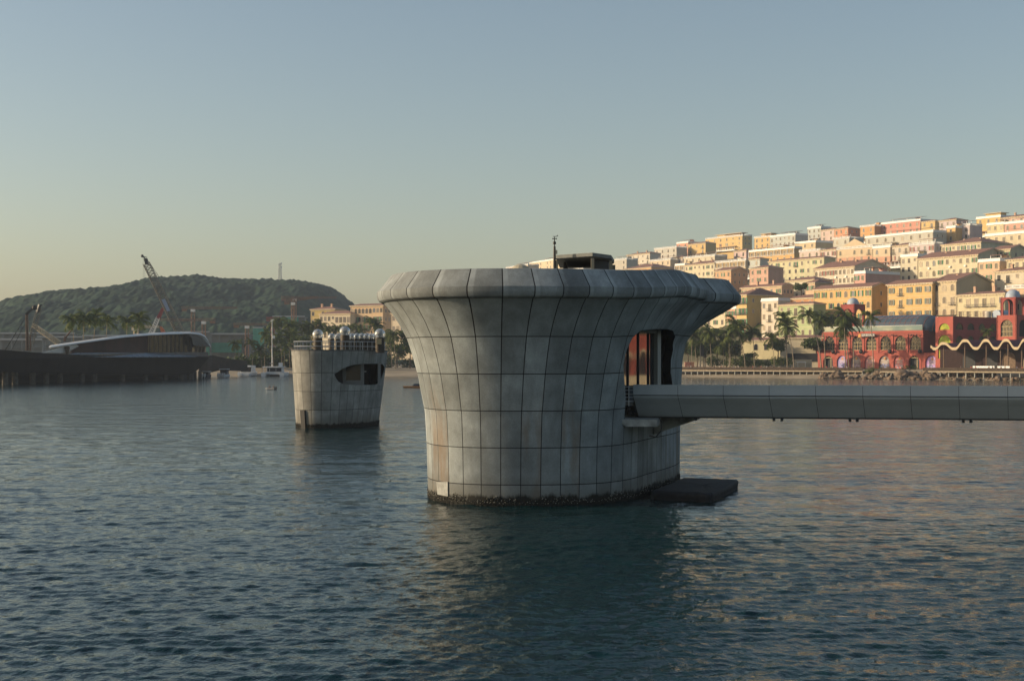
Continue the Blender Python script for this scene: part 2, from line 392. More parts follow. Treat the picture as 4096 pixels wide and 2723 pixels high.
fb = MB().hexa([gg(4.75, 4.8, -.1), gg(5.15, 4.8, -.1), gg(5.15, 4.8, .25), gg(4.75, 4.8, .25), gg(4.75, 9.9, -.1), gg(5.15, 9.9, -.1), gg(5.15, 9.9, .25), gg(4.75, 9.9, .25)])
fb.hexa([gg(-1, 9.5, -.1), gg(4.75, 9.5, -.1), gg(4.75, 9.5, .2), gg(-1, 9.5, .2), gg(-1, 10.1, -.1), gg(4.75, 10.1, -.1), gg(4.75, 10.1, .2), gg(-1, 10.1, .2)])
fb.build('door_frame', mat('grey_door_frame', (.30, .30, .27), .6), TW)
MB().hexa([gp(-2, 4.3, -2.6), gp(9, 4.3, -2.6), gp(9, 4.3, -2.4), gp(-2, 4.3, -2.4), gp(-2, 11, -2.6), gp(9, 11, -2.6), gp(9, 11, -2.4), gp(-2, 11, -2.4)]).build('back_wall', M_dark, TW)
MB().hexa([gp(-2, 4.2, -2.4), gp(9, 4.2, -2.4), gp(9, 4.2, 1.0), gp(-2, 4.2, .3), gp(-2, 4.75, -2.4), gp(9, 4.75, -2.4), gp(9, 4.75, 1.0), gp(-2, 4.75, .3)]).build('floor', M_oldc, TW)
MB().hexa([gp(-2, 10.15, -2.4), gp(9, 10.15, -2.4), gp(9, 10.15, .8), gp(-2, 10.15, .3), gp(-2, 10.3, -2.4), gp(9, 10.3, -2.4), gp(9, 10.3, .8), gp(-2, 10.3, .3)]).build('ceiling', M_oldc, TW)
# bracket slab and corbel beam carrying the bridge end
lg = MB(); Yb = 77.9
a = [P(2466, 1672, Yb), P(2478, 1672, Yb + 2.2), P(2648, 1668, Yb + 2.2), P(2628, 1676, Yb)]
lg.prism([P(2470, 1676, Yb), P(2628, 1678, Yb), P(2628, 1706, Yb), P(2505, 1706, Yb), P(2484, 1694, Yb), P(2484, 1728, Yb), P(2468, 1730, Yb)], (0, 0, 0), (.45, 2.6, 0))
lg.build('bracket_slab', M_oldc, TW)
MB().prism([P(2615, 1660, 83.2), P(2806, 1668, 82.4), P(2795, 1676, 82.4), P(2700, 1708, 82.8), P(2615, 1738, 83.2)], (0, 0, 0), (.2, 2.2, 0)).build('corbel', M_oldc, TW)
MB().tube([P(2635, 1668, 78.6), P(2649, 1690, 78.4), P(2645, 1722, 78.2), P(2622, 1748, 78.3), P(2598, 1742, 78.5)], .035).build('cable', M_blackm, TW)
# weed and barnacle crust at the tide line
cr = MB(); rg = random.Random(4)
for d in ANG[:-1:1]:
    for k in range(16):
        dd = d + rg.uniform(-.6, .6); z = rg.uniform(-.1, .30) + .16 * rg.random() * (1 + math.sin(dd * .31)); p = SH.pt(dd, z, .0); r = rg.uniform(.018, .05)
        cr.cur = 1 if rg.random() < .38 and z > .12 else 0
        if cr.cur: r *= .62
        cr.sphere(p, r, 3)
kind(cr.build('barnacle_crust', [mat('dark_weed', (.018, .017, .013), .9), mat('barnacle_shell', (.30, .29, .25), .8)], TW), 'stuff')
MB().prism([SH.surface_at(x, y, 170, 222) for x, y in ((1748, 1926), (1793, 1926), (1794, 1984), (1752, 1976))], (-.035, -.05, 0), (.2, .3, 0)).build('steel_patch', mat('pale_steel_patch', (.27, .28, .27), .6, var=.25, scale=3), TW)

# ---- things on the tower roof
HT = thing('roof_shelter', 'dark faceted open shelter with flat grey canopy on the big tower roof', 'shelter', (0, 0, 0))
plan = [(2222, 1022, 84), (2370, 1013, 82.0), (2445, 1019, 84), (2457, 1022, 88), (2420, 1022, 93), (2240, 1022, 93)]
top = [P(*q) for q in plan]
zt = 14.15
MB().prism([Vector((p.x, p.y, zt - .18)) for p in top], (0, 0, 0), (0, 0, .20)).build('canopy', mat('grey_canopy', (.13, .14, .135), .7, var=.2, scale=2), HT)
for i in range(4):
    p = top[i] * 1.0; c = Vector((5.2, 88, 0)); q = p + (c - p).normalized() * .35
    MB().bar((q.x, q.y, 11.9), (q.x, q.y, zt - .3), .13).build('post', mat('khaki_post', (.22, .20, .15), .7), HT)
cc = Vector((5.0, 88.5, 0)); inner = [Vector((p.x, p.y, 0)).lerp(cc, .22) for p in top]
iw = MB()
for i in range(len(inner)):
    if i == 0: continue
    a, b2 = inner[i], inner[(i + 1) % len(inner)]
    iw.prism([(a.x, a.y, 11.95), (b2.x, b2.y, 11.95), (b2.x, b2.y, zt - .31), (a.x, a.y, zt - .31)], (0, 0, 0), (.12, .12, 0))
iw.build('inner_wall', mat('dark_wall_panel', (.035, .034, .033), .7, var=.3), HT)
pm = P(2218, 1075, 83)
MM = thing('weather_mast', 'slim dark mast with wind vane and junction box beside the roof shelter', 'weather mast', (pm.x, pm.y, 11.9))
hh = lambda y: P(2218, y, 83).z - 11.9
mb = MB().tube([(0, 0, 0), (0, 0, hh(1020)), (0, 0, hh(985))], [.10, .085, .07], 8).tube([(0, 0, hh(985)), (0, 0, hh(950))], .03)
mb.build('pole', M_blackm, MM)
MB().tube([(0, 0, hh(978)), (0, 0, hh(976)), (0, 0, hh(968)), (0, 0, hh(966))], [.05, .10, .10, .05], 8).build('sensor', M_blackm, MM)
MB().bar((-.09, 0, hh(946)), (.1, 0, hh(946)), .022).prism([(.08, 0, hh(946)), (.22, 0, hh(939)), (.20, 0, hh(944)), (.13, 0, hh(947))], (0, -.02, 0), (0, .02, 0)).bar((0, 0, hh(952)), (0, 0, hh(945)), .02).build('wind_vane', M_blackm, MM)
c = MB().bar((-.08, 0, hh(955)), (.09, 0, hh(955)), .015)
c.sphere((-.09, 0, hh(955)), .045, 4).sphere((.10, 0, hh(955)), .045, 4); c.build('anemometer', M_blackm, MM)
MB().box(.06, .17, -.1, .1, hh(1016), hh(1001)).build('junction_box', mat('beige_box', (.38, .36, .28), .6), MM)
pp = P(2082, 1060, 82)
PA = thing('tent', 'small beige ribbed dome tent showing over the tower rim left of the mast', 'tent', (pp.x, pp.y, 12.0))
k = 14; z1 = P(2082, 1057, 82).z - 12.0
c = MB(); c.lathe([(.62, z1 - .42), (.58, z1 - .30), (.44, z1 - .13), (.22, z1 - .03), (0, z1)], k=k); c.build('canopy', mat('beige_canvas', (.40, .36, .27), .85), PA)
MB().bar((0, 0, 0), (0, 0, z1), .04).build('pole', M_steel, PA)
vb = P(2727, 1075, 84.0)
VB = thing('roof_vent', 'little grey vent cowl on the right end of the front tower rim', 'vent', (vb.x - .3, vb.y + 1.0, 12.68))
MB().box(-.2, .2, -.15, .15, 0, .12).box(-.24, .24, -.19, .19, .12, .19).build('cowl', mat('grey_cowl', (.16, .17, .18), .6), VB)

# ---- floating platform
FL = thing('floating_platform', 'black covered floating platform moored against the right foot of the big tower', 'platform', tuple(P(2770, 1960, 81)))
FL.location.z = 0
def flat(px, py, z):   # point at height z seen at (px,py)
    Y = (CZ - z) * F / (py - HZ); return Vector(((px - 2048) / F * Y, Y, z))
top = [flat(2604, 1962, .5), flat(2700, 1925, .5), flat(2735, 1910, .5), flat(2850, 1913, .5), flat(2948, 1918, .5), flat(2953, 1922, .5), flat(2900, 1950, .5), flat(2850, 1973, .5), flat(2840, 1975, .5), flat(2720, 1968, .5)]
cen = sum(top, Vector()) / len(top)
def ringp(s, z, jit=0): return [Vector((cen.x + (p.x - cen.x) * s + random.uniform(-jit, jit), cen.y + (p.y - cen.y) * s + random.uniform(-jit, jit), z + random.uniform(-jit, jit))) - FL.location for p in top]
den = MB()
def dens(ps):
    out = []
    for i in range(len(ps)):
        a, b2 = ps[i], ps[(i + 1) % len(ps)]
        for t in range(5): out.append(a.lerp(b2, t / 5) + Vector((random.uniform(-.03, .03), random.uniform(-.03, .03), random.uniform(-.025, .025))))
    return out
rg_ = [dens(ringp(s, z)) for s, z in ((.96, -.3), (.98, .05), (1.0, .25), (1.01, .42), (.985, .50), (.92, .53), (.8, .50), (.5, .51), (.2, .50), (.02, .50))]
den.loft(rg_); den.build('cover_tarpaulin', mat('black_tarpaulin', (.022, .023, .027), .75, var=.35, scale=4, bump=.6), FL, smooth=True)
for i in (0, 4, 7):
    q = top[i] - FL.location; MB().tube([(q.x * .97, q.y * .97, -.4), (q.x * .97, q.y * .97, .3)], .09, 8).build('float_leg', M_blackm, FL)

# ---- bridge
BR = thing('footbridge', 'grey metal clad footbridge running from the big tower out of frame right', 'bridge')
b0, b1 = P(2532, 1540, 80.0), P(4300, 1546.5, 75.4)
ax = (b1 - b0); ax.z = 0; Ltot = ax.length; ax.normalize(); side = Vector((-ax.y, ax.x, 0))
prof = [(0, 0), (-.02, -.55), (0, -.60), (.05, -.72), (.18, -.86), (.30, -.98), (.42, -1.1), (1.05, -1.80), (1.2, -1.86), (2.6, -1.86)]
def bpt(s, o, z): return b0 + ax * s + side * o + Vector((0, 0, z + (b1.z - b0.z) * s / Ltot))
M_clad = mat('grey_blue_cladding', (.42, .45, .46), .5, var=.08, scale=.6)
M_joint = mat('joint_gap', (.03, .03, .033), .8)
pl = 2.55; n = int(Ltot / pl) + 1
cl = MB(); cj = MB()
for i in range(n):
    s0, s1 = i * pl + .012, min((i + 1) * pl - .012, Ltot); lean = .0
    for a, b2 in zip(prof[:-1], prof[1:]):
        if a[1] == -.55: continue
        sa = 0 if a[1] > -.6 else (-a[1] - .6) * .16; sb = 0 if b2[1] > -.6 else (-b2[1] - .6) * .16
        cl.add([bpt(s0 + sa, *a), bpt(s1 + sa, *a), bpt(s1 + sb, *b2), bpt(s0 + sb, *b2)], [(3, 2, 1, 0)])
cl.build('near_cladding', M_clad, BR, smooth=False)
cj.loft([[bpt(-.0, o + .03, z - .01) for o, z in prof], [bpt(Ltot, o + .03, z - .01) for o, z in prof]], close=False)
cj.build('backing_sheet', M_joint, BR)
MB().hexa([bpt(0, .0, 0), bpt(Ltot, .0, 0), bpt(Ltot, .16, 0), bpt(0, .16, 0), bpt(0, .0, .03), bpt(Ltot, .0, .03), bpt(Ltot, .16, .03), bpt(0, .16, .03)]).build('parapet_cap', M_clad, BR)
MB().hexa([bpt(-1.2, .55, -1.2), bpt(Ltot, .55, -1.2), bpt(Ltot, 3.6, -1.2), bpt(-1.2, 3.6, -1.2), bpt(-1.2, .55, -.98), bpt(Ltot, .55, -.98), bpt(Ltot, 3.6, -.98), bpt(-1.2, 3.6, -.98)]).build('deck', M_oldc, BR)
MB().hexa([bpt(0, 3.6, -1.8), bpt(Ltot, 3.6, -1.8), bpt(Ltot, 3.75, -1.8), bpt(0, 3.75, -1.8), bpt(0, 3.6, -.1), bpt(Ltot, 3.6, -.1), bpt(Ltot, 3.75, -.1), bpt(0, 3.75, -.1)]).build('far_parapet', M_clad, BR)
MB().hexa([bpt(.3, 1.2, -1.84), bpt(Ltot, 1.2, -1.84), bpt(Ltot, 2.6, -1.84), bpt(.3, 2.6, -1.84), bpt(.3, 1.2, -1.6), bpt(Ltot, 1.2, -1.6), bpt(Ltot, 2.6, -1.6), bpt(.3, 2.6, -1.6)]).build('girder', M_oldc, BR)
MB().bar(bpt(0, .95, -1.86), bpt(Ltot, .95, -1.86), .035).build('service_pipe', M_blackm, BR)
for s in (3.5, 7.9, 8.35, 12.1, 12.5, 18.2, 18.6): MB().box(-.07, .07, -.05, .05, -.1, .05).build('clip', M_blackm, BR, loc=bpt(s, .95, -1.93))
gt = MB()
for s in (-.50, -.26): gt.bar(bpt(s, .2, -1.2), bpt(s, .2, -.05), .028)
for z in (-.1, -.3, -.5, -.7, -.9): gt.bar(bpt(-.72, .2, z), bpt(.0, .2, z), .016)
gt.build('gap_railing', M_white, BR)
st = MB().bar(bpt(-.5, .3, -1.75), bpt(-.25, .3, -1.2), .05).bar(bpt(-.1, .3, -1.75), bpt(-.3, .3, -1.2), .05).bar(bpt(-.6, .3, -1.2), bpt(0, .3, -1.2), .05)
st.build('end_strut', M_blackm, BR)

# ---- small tower
def so(d, z): return (.82 + .33 * math.sin(math.radians(d))) * max(0, z) / 8.9
T2 = Shell((0, 0), (.25, .968), (.968, -.25), 8.2, 4.12, so)
T2.c = np.array([(1352.5 - 2048) / F * 166.5, 166.8])
ST = thing('concrete_pier', 'smaller pale concrete pier with oval opening and glass globes, standing in water at left', 'tower')
A2, U2 = spaced(T2, 38, 6)
ZT = 8.95
rings = []; vv = []
fr2 = np.linspace(0, 1, 30)
for q in fr2: rings.append([T2.pt(d, -1.5 + q * (ZT + 1.5)) for d in A2[:-1]])
for k in range(len(fr2)):
    z0 = -1.5 + fr2[k] * (ZT + 1.5); z1 = -1.5 + fr2[min(k + 1, 29)] * (ZT + 1.5); vv.append(((z0 - 2.11) / 2.11 + 10, (min(z1, 8.40) - 2.11) / 2.11 + 10))
vv[-1] = (12.5, 12.5)
for q in fr2[::-2]: rings.append([T2.pt(d, -1.5 + q * (ZT + 1.5), -.5) for d in A2[:-1]]); vv.append((12.5, 12.5))
w2 = uvmesh('wall', rings, U2, vv, M_conc2, ST, True)
sc5 = .306
poly = [(615, 705), (640, 690), (680, 660), (720, 635), (800, 602), (870, 585), (960, 573), (1100, 570), (1200, 570), (1245, 578), (1264, 605), (1262, 650), (1248, 700), (1225, 760), (1198, 810), (1160, 838), (1080, 846), (950, 848), (850, 846), (730, 838), (670, 805), (632, 760)]
pts = [Vector(T2.surface_at(1150 + x * sc5, 1280 + y * sc5, 60, 200)) for x, y in poly]
D = Vector((.34, -.94, 0))
cut = MB().prism(pts, D * 1.5, D * -2.2).build('cutter', M_dark)
bm = bmesh.new(); bm.from_mesh(cut.data); bmesh.ops.triangulate(bm, faces=[f for f in bm.faces if len(f.verts) > 4]); bmesh.ops.recalc_face_normals(bm, faces=bm.faces); bm.to_mesh(cut.data); bm.free()
carve(w2, cut)
MB().add([T2.pt(d, 8.6, -.3) for d in A2[:-1:4]], [tuple(range(len(A2[:-1:4])))]).build('roof_deck', M_oldc, ST)
def q5(x, y, Y): return P(1150 + x * sc5, 1280 + y * sc5, Y)
Yw = 163.2
bwa = [T2.pt(62, 0, -1.0)[:2], T2.pt(238, 0, -1.0)[:2]]
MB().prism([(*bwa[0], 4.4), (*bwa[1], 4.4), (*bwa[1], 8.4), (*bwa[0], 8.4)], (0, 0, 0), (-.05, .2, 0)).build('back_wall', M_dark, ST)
def slab5(name, x0, y0, x1, y1, Y, t, m):
    a, b2 = q5(x0, y1, Y), q5(x1, y0, Y); return MB().box(a.x, b2.x, Y, Y + t, a.z, b2.z).build(name, m, ST)
M_fr = mat('grey_frame_wall', (.26, .26, .25), .7, var=.08)
slab5('window_frame', 722, 560, 762, 850, Yw, .25, M_fr); slab5('window_frame', 955, 560, 998, 850, Yw, .25, M_fr); slab5('window_frame', 762, 788, 955, 850, Yw, .25, M_fr)
slab5('window_pane', 762, 560, 955, 788, Yw + .1, .05, mat('warm_dark_glass', (.03, .022, .014), .12, spec=.6))
slab5('column', 1180, 560, 1215, 850, Yw + 1.6, .25, M_fr)
slab5('strip_lamp', 998, 668, 1030, 676, Yw + .6, .05, M_white)
cr = MB(); rg = random.Random(9)
for d in A2[:-1]:
    for k in range(3): cr.sphere(T2.pt(d + rg.uniform(-1, 1), rg.uniform(-.1, .45)), rg.uniform(.04, .1), 3)
kind(cr.build('barnacle_crust', mat('dark_weed', (.018, .017, .013), .9), ST), 'stuff')
slot = T2.surface_at(1218, 1675, 180, 260); s2 = T2.surface_at(1224, 1675, 180, 260)
mb = MB(); 
for (x0, x1, m) in ((1206, 1226, 0),):
    a = Vector(T2.surface_at(x0 - 1, 1640, 180, 254)); b2 = Vector(T2.surface_at(x1 - 4, 1640, 180, 254)); c2 = Vector(T2.surface_at(x1, 1718, 180, 254)); d2 = Vector(T2.surface_at(x0 + 3, 1716, 180, 254))
    mb.prism([a, b2, c2, d2], (-.12, -.16, 0), (.3, .4, 0))
mb.build('slot', M_dark, ST)
RL = thing('guard_rail', 'white tubular railing round the flat top of the smaller concrete pier', 'railing')
rl = MB(); angs = np.linspace(0, 360, 97)
for zz in (.95, .40): rl.tube([T2.pt(d, 8.95 + zz, -.35)[:2] + (8.95 + zz,) for d in angs], .045, 5, False)
rl.build('rail', M_steel, RL)
for d in A2[:-1:6]: q = T2.pt(d, 8.95, -.35); MB().bar((q[0], q[1], 8.9), (q[0], q[1], 9.92), .04).build('post', M_steel, RL)
rl = MB(); ps = [q5(604, 282, 160), q5(720, 282, 159.6), q5(830, 282, 159.6), q5(950, 282, 160), q5(985, 290, 161)]
rl.tube(ps, .045, 5); 
for q in ps: rl.bar(q, (q.x, q.y, 8.9), .04)
for x in (640, 755, 870): q = q5(x, 282, 159.7); rl.bar(q, (q.x, q.y, 8.9), .04)
rl.build('raised_rail', M_steel, RL)

# glass globes with lamps, on drum bases
mg = bpy.data.materials.new('clear_globe_glass'); mg.use_nodes = True; b = mg.node_tree.nodes['Principled BSDF']
L_ = mg.node_tree.links; tr = nn(mg, 'ShaderNodeBsdfTransparent'); tr.inputs[0].default_value = (.86, .88, .89, 1); gl = nn(mg, 'ShaderNodeBsdfGlossy'); gl.inputs['Roughness'].default_value = .05; gl.inputs[0].default_value = (1, 1, 1, 1)
lw = nn(mg, 'ShaderNodeLayerWeight'); lw.inputs[0].default_value = .34; mxs = nn(mg, 'ShaderNodeMixShader'); L_.new(lw.outputs['Facing'], mxs.inputs[0]); df_ = nn(mg, 'ShaderNodeBsdfDiffuse'); df_.inputs[0].default_value = (.75, .76, .75, 1); mx0 = nn(mg, 'ShaderNodeMixShader'); mx0.inputs[0].default_value = .30; L_.new(tr.outputs[0], mx0.inputs[1]); L_.new(df_.outputs[0], mx0.inputs[2]); L_.new(mx0.outputs[0], mxs.inputs[1]); L_.new(gl.outputs[0], mxs.inputs[2]); L_.new(mxs.outputs[0], mg.node_tree.nodes['Material Output'].inputs[0])
M_drum = mat('brown_lamp_drum', (.055, .042, .030), .5, var=.2)
gd = bpy.data.meshes
big = [(396, 190, 71, 'large', 'large glass globe lamp on a brown drum at the left end of the pier railing'),
       (750, 152, 71, 'large', 'large glass globe lamp standing highest at the middle of the pier top'),
       (1208, 184, 71, 'large', 'large glass globe lamp at the right end of the pier top beside a tan box')]
small = [(576, 218), (662, 220), (838, 218), (908, 216), (972, 216), (1036, 216), (1092, 216), (1140, 216), (790, 222)]
def globe(x, y, rpx, Y, label, base_y):
    c = q5(x, y, Y); r = rpx * sc5 * Y / F
    t = thing('globe_lamp', label, 'lamp', (c.x, c.y, 8.6), 0, 'glass globe lamps on the smaller pier')
    h = c.z - 8.6
    MB().sphere((0, 0, h), r, 14).build('glass_globe', mg, t, smooth=True)
    zb = h - r * .62
    MB().lathe([(r * .84, 0), (r * .84, zb * .3), (r * .88, zb * .3), (r * .88, zb * .42), (r * .84, zb * .44), (r * .84, zb), (0, zb)], k=20).build('drum', M_drum, t)
    mb = MB().tube([(0, 0, zb), (0, 0, h - r * .15)], r * .12, 6)
    mb.hexa([(-r * .45, -r * .2, h - r * .25), (r * .4, -r * .2, h - r * .05), (r * .4, r * .2, h - r * .05), (-r * .45, r * .2, h - r * .25), (-r * .4, -r * .2, h + r * .1), (r * .5, -r * .2, h + r * .32), (r * .5, r * .2, h + r * .32), (-r * .4, r * .2, h + r * .1)])
    mb.build('lamp_head', M_blackm, t)
for (x, y, r, s, lb), Yg in zip(big, (161.6, 160.6, 163)): globe(x, y, r, Yg, lb, 0)
sm = sorted(small); 
for i, (x, y) in enumerate(sm):
    globe(x, y, 46, 166 + .6 * i, 'small glass globe lamp, %s from the left in the back row on the pier' % ORD[i], 0)
bx = q5(1196, 280, 161.5)
o = MB().box(-.28, .28, -.2, .2, 0, .58).box(-.31, .31, -.23, .23, .58, .64).build('control_box', mat('tan_box', (.42, .32, .18), .6), None, loc=(bx.x, bx.y, bx.z - .32))
tag(o, 'tan equipment box by the right large globe on the smaller pier', 'box')
MB().box(-.05, .05, -.05, .05, -.75, 0).build('stand', M_blackm, o)

# ================================================================== LAND
SHX = [-900, -330, -260, -180, -120, 0, 74, 182, 300, 700]; SHY = [640, 640, 628, 620, 622, 616, 594, 497, 400, 60]
TH = R(57); UU = (math.cos(TH), -math.sin(TH)); VVv = (math.sin(TH), math.cos(TH))
def land_h(X, Y):
    X = np.asarray(X, float); Y = np.asarray(Y, float)
    s = (Y - np.interp(X, SHX, SHY)) * .8
    z = -1.2 + 2.2 * sstep(s, -8, 3) + 2.4 * sstep(s, 3, 20)
    d = VVv[0] * X + VVv[1] * Y
    hill = 25 + .2 * (np.clip(d, 0, 870) - 498)
    hill = np.where(d < 498, 25 * sstep(d, 476, 498), hill)
    m = sstep(X, -60, 40)
    return z + np.maximum(hill - 3, 0) * m * sstep(s, 20, 40) - 12 * sstep(d, 900, 1600) * m
gx = np.concatenate([np.linspace(-900, -130, 50), np.linspace(-120, 520, 130), np.linspace(540, 1000, 24)])
gy = np.concatenate([np.linspace(40, 380, 30), np.linspace(385, 700, 110), np.linspace(710, 2400, 70)])
X, Y = np.meshgrid(gx, gy); Z = land_h(X, Y) + .25 * noise2(X / 9, Y / 9, 2, 3)
nx_, ny_ = len(gx), len(gy); idx = np.arange(nx_ * ny_).reshape(ny_, nx_)
q = np.stack([idx[:-1, :-1], idx[:-1, 1:], idx[1:, 1:], idx[1:, :-1]], -1).reshape(-1, 4)
mb = MB(); mb.v = np.stack([X, Y, Z], -1).reshape(-1, 3).tolist(); mb.f = [tuple(f) for f in q.tolist()]; mb.mi = [0] * len(mb.f)
m = mat('sand_and_scrub', (.30, .25, .18), .9, var=.2, scale=.08, bump=.2)
# sand low on the shore, dry grass and earth above
b = m.node_tree.nodes['Principled BSDF']; L_ = m.node_tree.links; old = b.inputs['Base Color'].links[0].from_socket
g = nn(m, 'ShaderNodeNewGeometry'); s = nn(m, 'ShaderNodeSeparateXYZ'); L_.new(g.outputs['Position'], s.inputs[0]); mr = nn(m, 'ShaderNodeMapRange'); L_.new(s.outputs[2], mr.inputs[0]); mr.inputs[1].default_value = 4.2; mr.inputs[2].default_value = 7
mx = nn(m, 'ShaderNodeMix', data_type='RGBA'); L_.new(mr.outputs[0], mx.inputs[0]); L_.new(old, mx.inputs[6]); mx.inputs[7].default_value = (.085, .08, .045, 1); L_.new(mx.outputs[2], b.inputs['Base Color'])
kind(mb.build('ground', m, smooth=True), 'structure')

# forested hill
HPX = [-700, -300, 0, 45, 60, 120, 190, 215, 260, 330, 390, 460, 500, 550, 620, 700, 740, 800, 850, 930, 1000, 1060, 1100, 1170, 1240, 1300, 1340, 1380, 1400, 1430, 1480, 1560, 1700, 1900]
HPY = [1340, 1305, 1278, 1274, 1264, 1252, 1240, 1243, 1228, 1208, 1194, 1183, 1178, 1167, 1160, 1143, 1138, 1133, 1131, 1135, 1138, 1138, 1135, 1140, 1137, 1143, 1155, 1182, 1203, 1228, 1262, 1320, 1400, 1432]
def hill():
    YR = 1700.; a = np.linspace(-700, 1900, 760); t = np.linspace(0, 1.25, 150)
    A_, T_ = np.meshgrid(a, t)
    Yh = 960 + (YR - 960) * T_; Xh = (A_ - 2048) / F * (1100 + 600 * T_)
    zr_ = 8 + (HZ - np.interp(A_, HPX, HPY)) * YR / F
    f = np.where(T_ < 1, np.sin(np.clip(T_, 0, 1) * math.pi / 2) ** .85, 1 - (T_ - 1) * 1.5)
    Xh = (A_ - 2048) / F * np.minimum(Yh * .35 + YR * .65, YR * 1.2)
    Z = 2 + (zr_ - 2) * f
    big = noise2(Xh / 120, Yh / 160, 3, 3) * 16 * np.clip(1 - np.abs(2 * T_ - 1), 0, 1)
    # crown bumps: cells of rounded treetops
    def cells(sc, seed):
        x = Xh / sc; y = Yh / (sc * 1.3); xi = np.floor(x); yi = np.floor(y); best = np.full(x.shape, 9.)
        for i in (-1, 0, 1):
            for j in (-1, 0, 1):
                cx = xi + i; cy = yi + j; h1 = (np.sin(cx * 127.1 + cy * 311.7 + seed) * 43758.5) % 1; h2 = (np.sin(cx * 269.5 + cy * 183.3 + seed) * 43758.5) % 1
                best = np.minimum(best, (x - cx - h1) ** 2 + (y - cy - h2) ** 2)
        return 1 - np.sqrt(best)
    bumps = cells(8, 1) * 3.4 + cells(4.5, 7) * 1.8 + noise2(Xh / 30, Yh / 30, 9, 3) * 5
    Z = Z + big + bumps * np.clip(f * 3, 0, 1) - 4
    ny, nx = Z.shape; idx = np.arange(nx * ny).reshape(ny, nx)
    q = np.stack([idx[:-1, :-1], idx[:-1, 1:], idx[1:, 1:], idx[1:, :-1]], -1).reshape(-1, 4)
    mb = MB(); mb.v = np.stack([Xh, Yh, Z], -1).reshape(-1, 3).tolist(); mb.f = [tuple(x) for x in q.tolist()]; mb.mi = [0] * len(mb.f)
    m = mat('forest_canopy', (.009, .025, .018), .9, scale=.05, bump=.45, col2=(.030, .056, .032), spec=.1)
    m.node_tree.nodes['Bump'].inputs['Distance'].default_value = 2
    L = m.node_tree.links; bs = m.node_tree.nodes['Principled BSDF']; old = bs.inputs['Base Color'].links[0].from_socket
    tc = nn(m, 'ShaderNodeTexCoord'); vo = nn(m, 'ShaderNodeTexVoronoi'); vo.inputs['Scale'].default_value = .15; L.new(tc.outputs['Object'], vo.inputs['Vector'])
    sp = nn(m, 'ShaderNodeSeparateColor'); L.new(vo.outputs['Color'], sp.inputs[0]); mr = nn(m, 'ShaderNodeMapRange'); L.new(sp.outputs[0], mr.inputs[0]); mr.inputs[3].default_value = .68; mr.inputs[4].default_value = 1.4
    cc = nn(m, 'ShaderNodeCombineColor'); [L.new(mr.outputs[0], cc.inputs[i]) for i in range(3)]
    mx = nn(m, 'ShaderNodeMix', data_type='RGBA', blend_type='MULTIPLY'); mx.inputs[0].default_value = 1; L.new(old, mx.inputs[6]); L.new(cc.outputs[0], mx.inputs[7]); L.new(mx.outputs[2], bs.inputs['Base Color'])
    kind(mb.build('forested_hill', m, smooth=True), 'structure')
hill()

# ================================================================== FOLIAGE
def leafmat(name, a, b2):
    m = mat(name, a, .55, scale=.9, col2=b2, spec=.25)
    bs = m.node_tree.nodes['Principled BSDF']; L = m.node_tree.links
    tl = nn(m, 'ShaderNodeBsdfTranslucent'); ms = nn(m, 'ShaderNodeMixShader'); ms.inputs[0].default_value = .28
    L.new(bs.inputs['Base Color'].links[0].from_socket, tl.inputs[0]); L.new(bs.outputs[0], ms.inputs[1]); L.new(tl.outputs[0], ms.inputs[2]); L.new(ms.outputs[0], m.node_tree.nodes['Material Output'].inputs[0])
    return m
M_palm = leafmat('palm_frond', (.030, .062, .012), (.135, .155, .03))
M_trunk = mat('palm_trunk', (.23, .19, .14), .9, var=.25, scale=3, stretch=(.3, .3, 2))
M_leaf = leafmat('broad_leaf', (.022, .05, .012), (.085, .12, .03))
M_leafb = leafmat('bright_leaf', (.05, .085, .012), (.14, .17, .035))
M_bark = mat('brown_bark', (.10, .075, .05), .9, var=.3, scale=3)

def frond(mb, az, el, Lf, rg, wind):
    d = Vector((math.cos(az), math.sin(az), 0)); pts = []; n = 9
    p = Vector((0, 0, 0)); ang = el
    for i in range(n + 1):
        pts.append(p.copy()); h = d * math.cos(ang) + Vector((0, 0, math.sin(ang)))
        h = (h + wind * (i / n) * .5).normalized(); p = p + h * (Lf / n); ang -= (.12 + .22 * i / n) * (1.0 if el > .2 else .7)
    mb.cur = 0; mb.tube(pts, [.06 * (1 - i / (n + 1)) + .012 for i in range(n + 1)], 3, False)
    for i in range(1, n * 3):
        t = i / (n * 3); j = min(int(t * n), n - 1); q = pts[j].lerp(pts[j + 1], t * n - j); tan = (pts[j + 1] - pts[j]).normalized()
        sd = tan.cross(Vector((0, 0, 1)));
        if sd.length < .05: continue
        sd.normalize(); ll = Lf * .23 * (math.sin(math.pi * min(1, t * .9 + .12)) ** .6)
        for s in (-1, 1):
            drop = rg.uniform(.45, .95); e = q + (sd * s * (1 - .3 * drop) + tan * .55 - Vector((0, 0, drop)) * .75 + wind * .35) * ll
            wv = tan * (.085 + .05 * rg.random())
            mb.add([q - wv, q + wv, e + wv * .3, e - wv * .3], [(0, 1, 2, 3)])
def palm_crown(seed, nf, Lf, wind):
    rg = random.Random(seed); mb = MB()
    for i in range(nf):
        frond(mb, 2.4 * i + rg.uniform(-.3, .3), rg.choice((1.25, .95, .7, .45, .15, -.25, -.6)) + rg.uniform(-.15, .15), Lf * rg.uniform(.82, 1.1), rg, wind)
    for i in range(6):
        a = rg.uniform(0, 6.28); mb.sphere((.3 * math.cos(a), .3 * math.sin(a), -.35), .18, 4)
    me = bpy.data.meshes.new('crown'); me.from_pydata([tuple(v) for v in mb.v], [], mb.f); me.materials.append(M_palm); return me
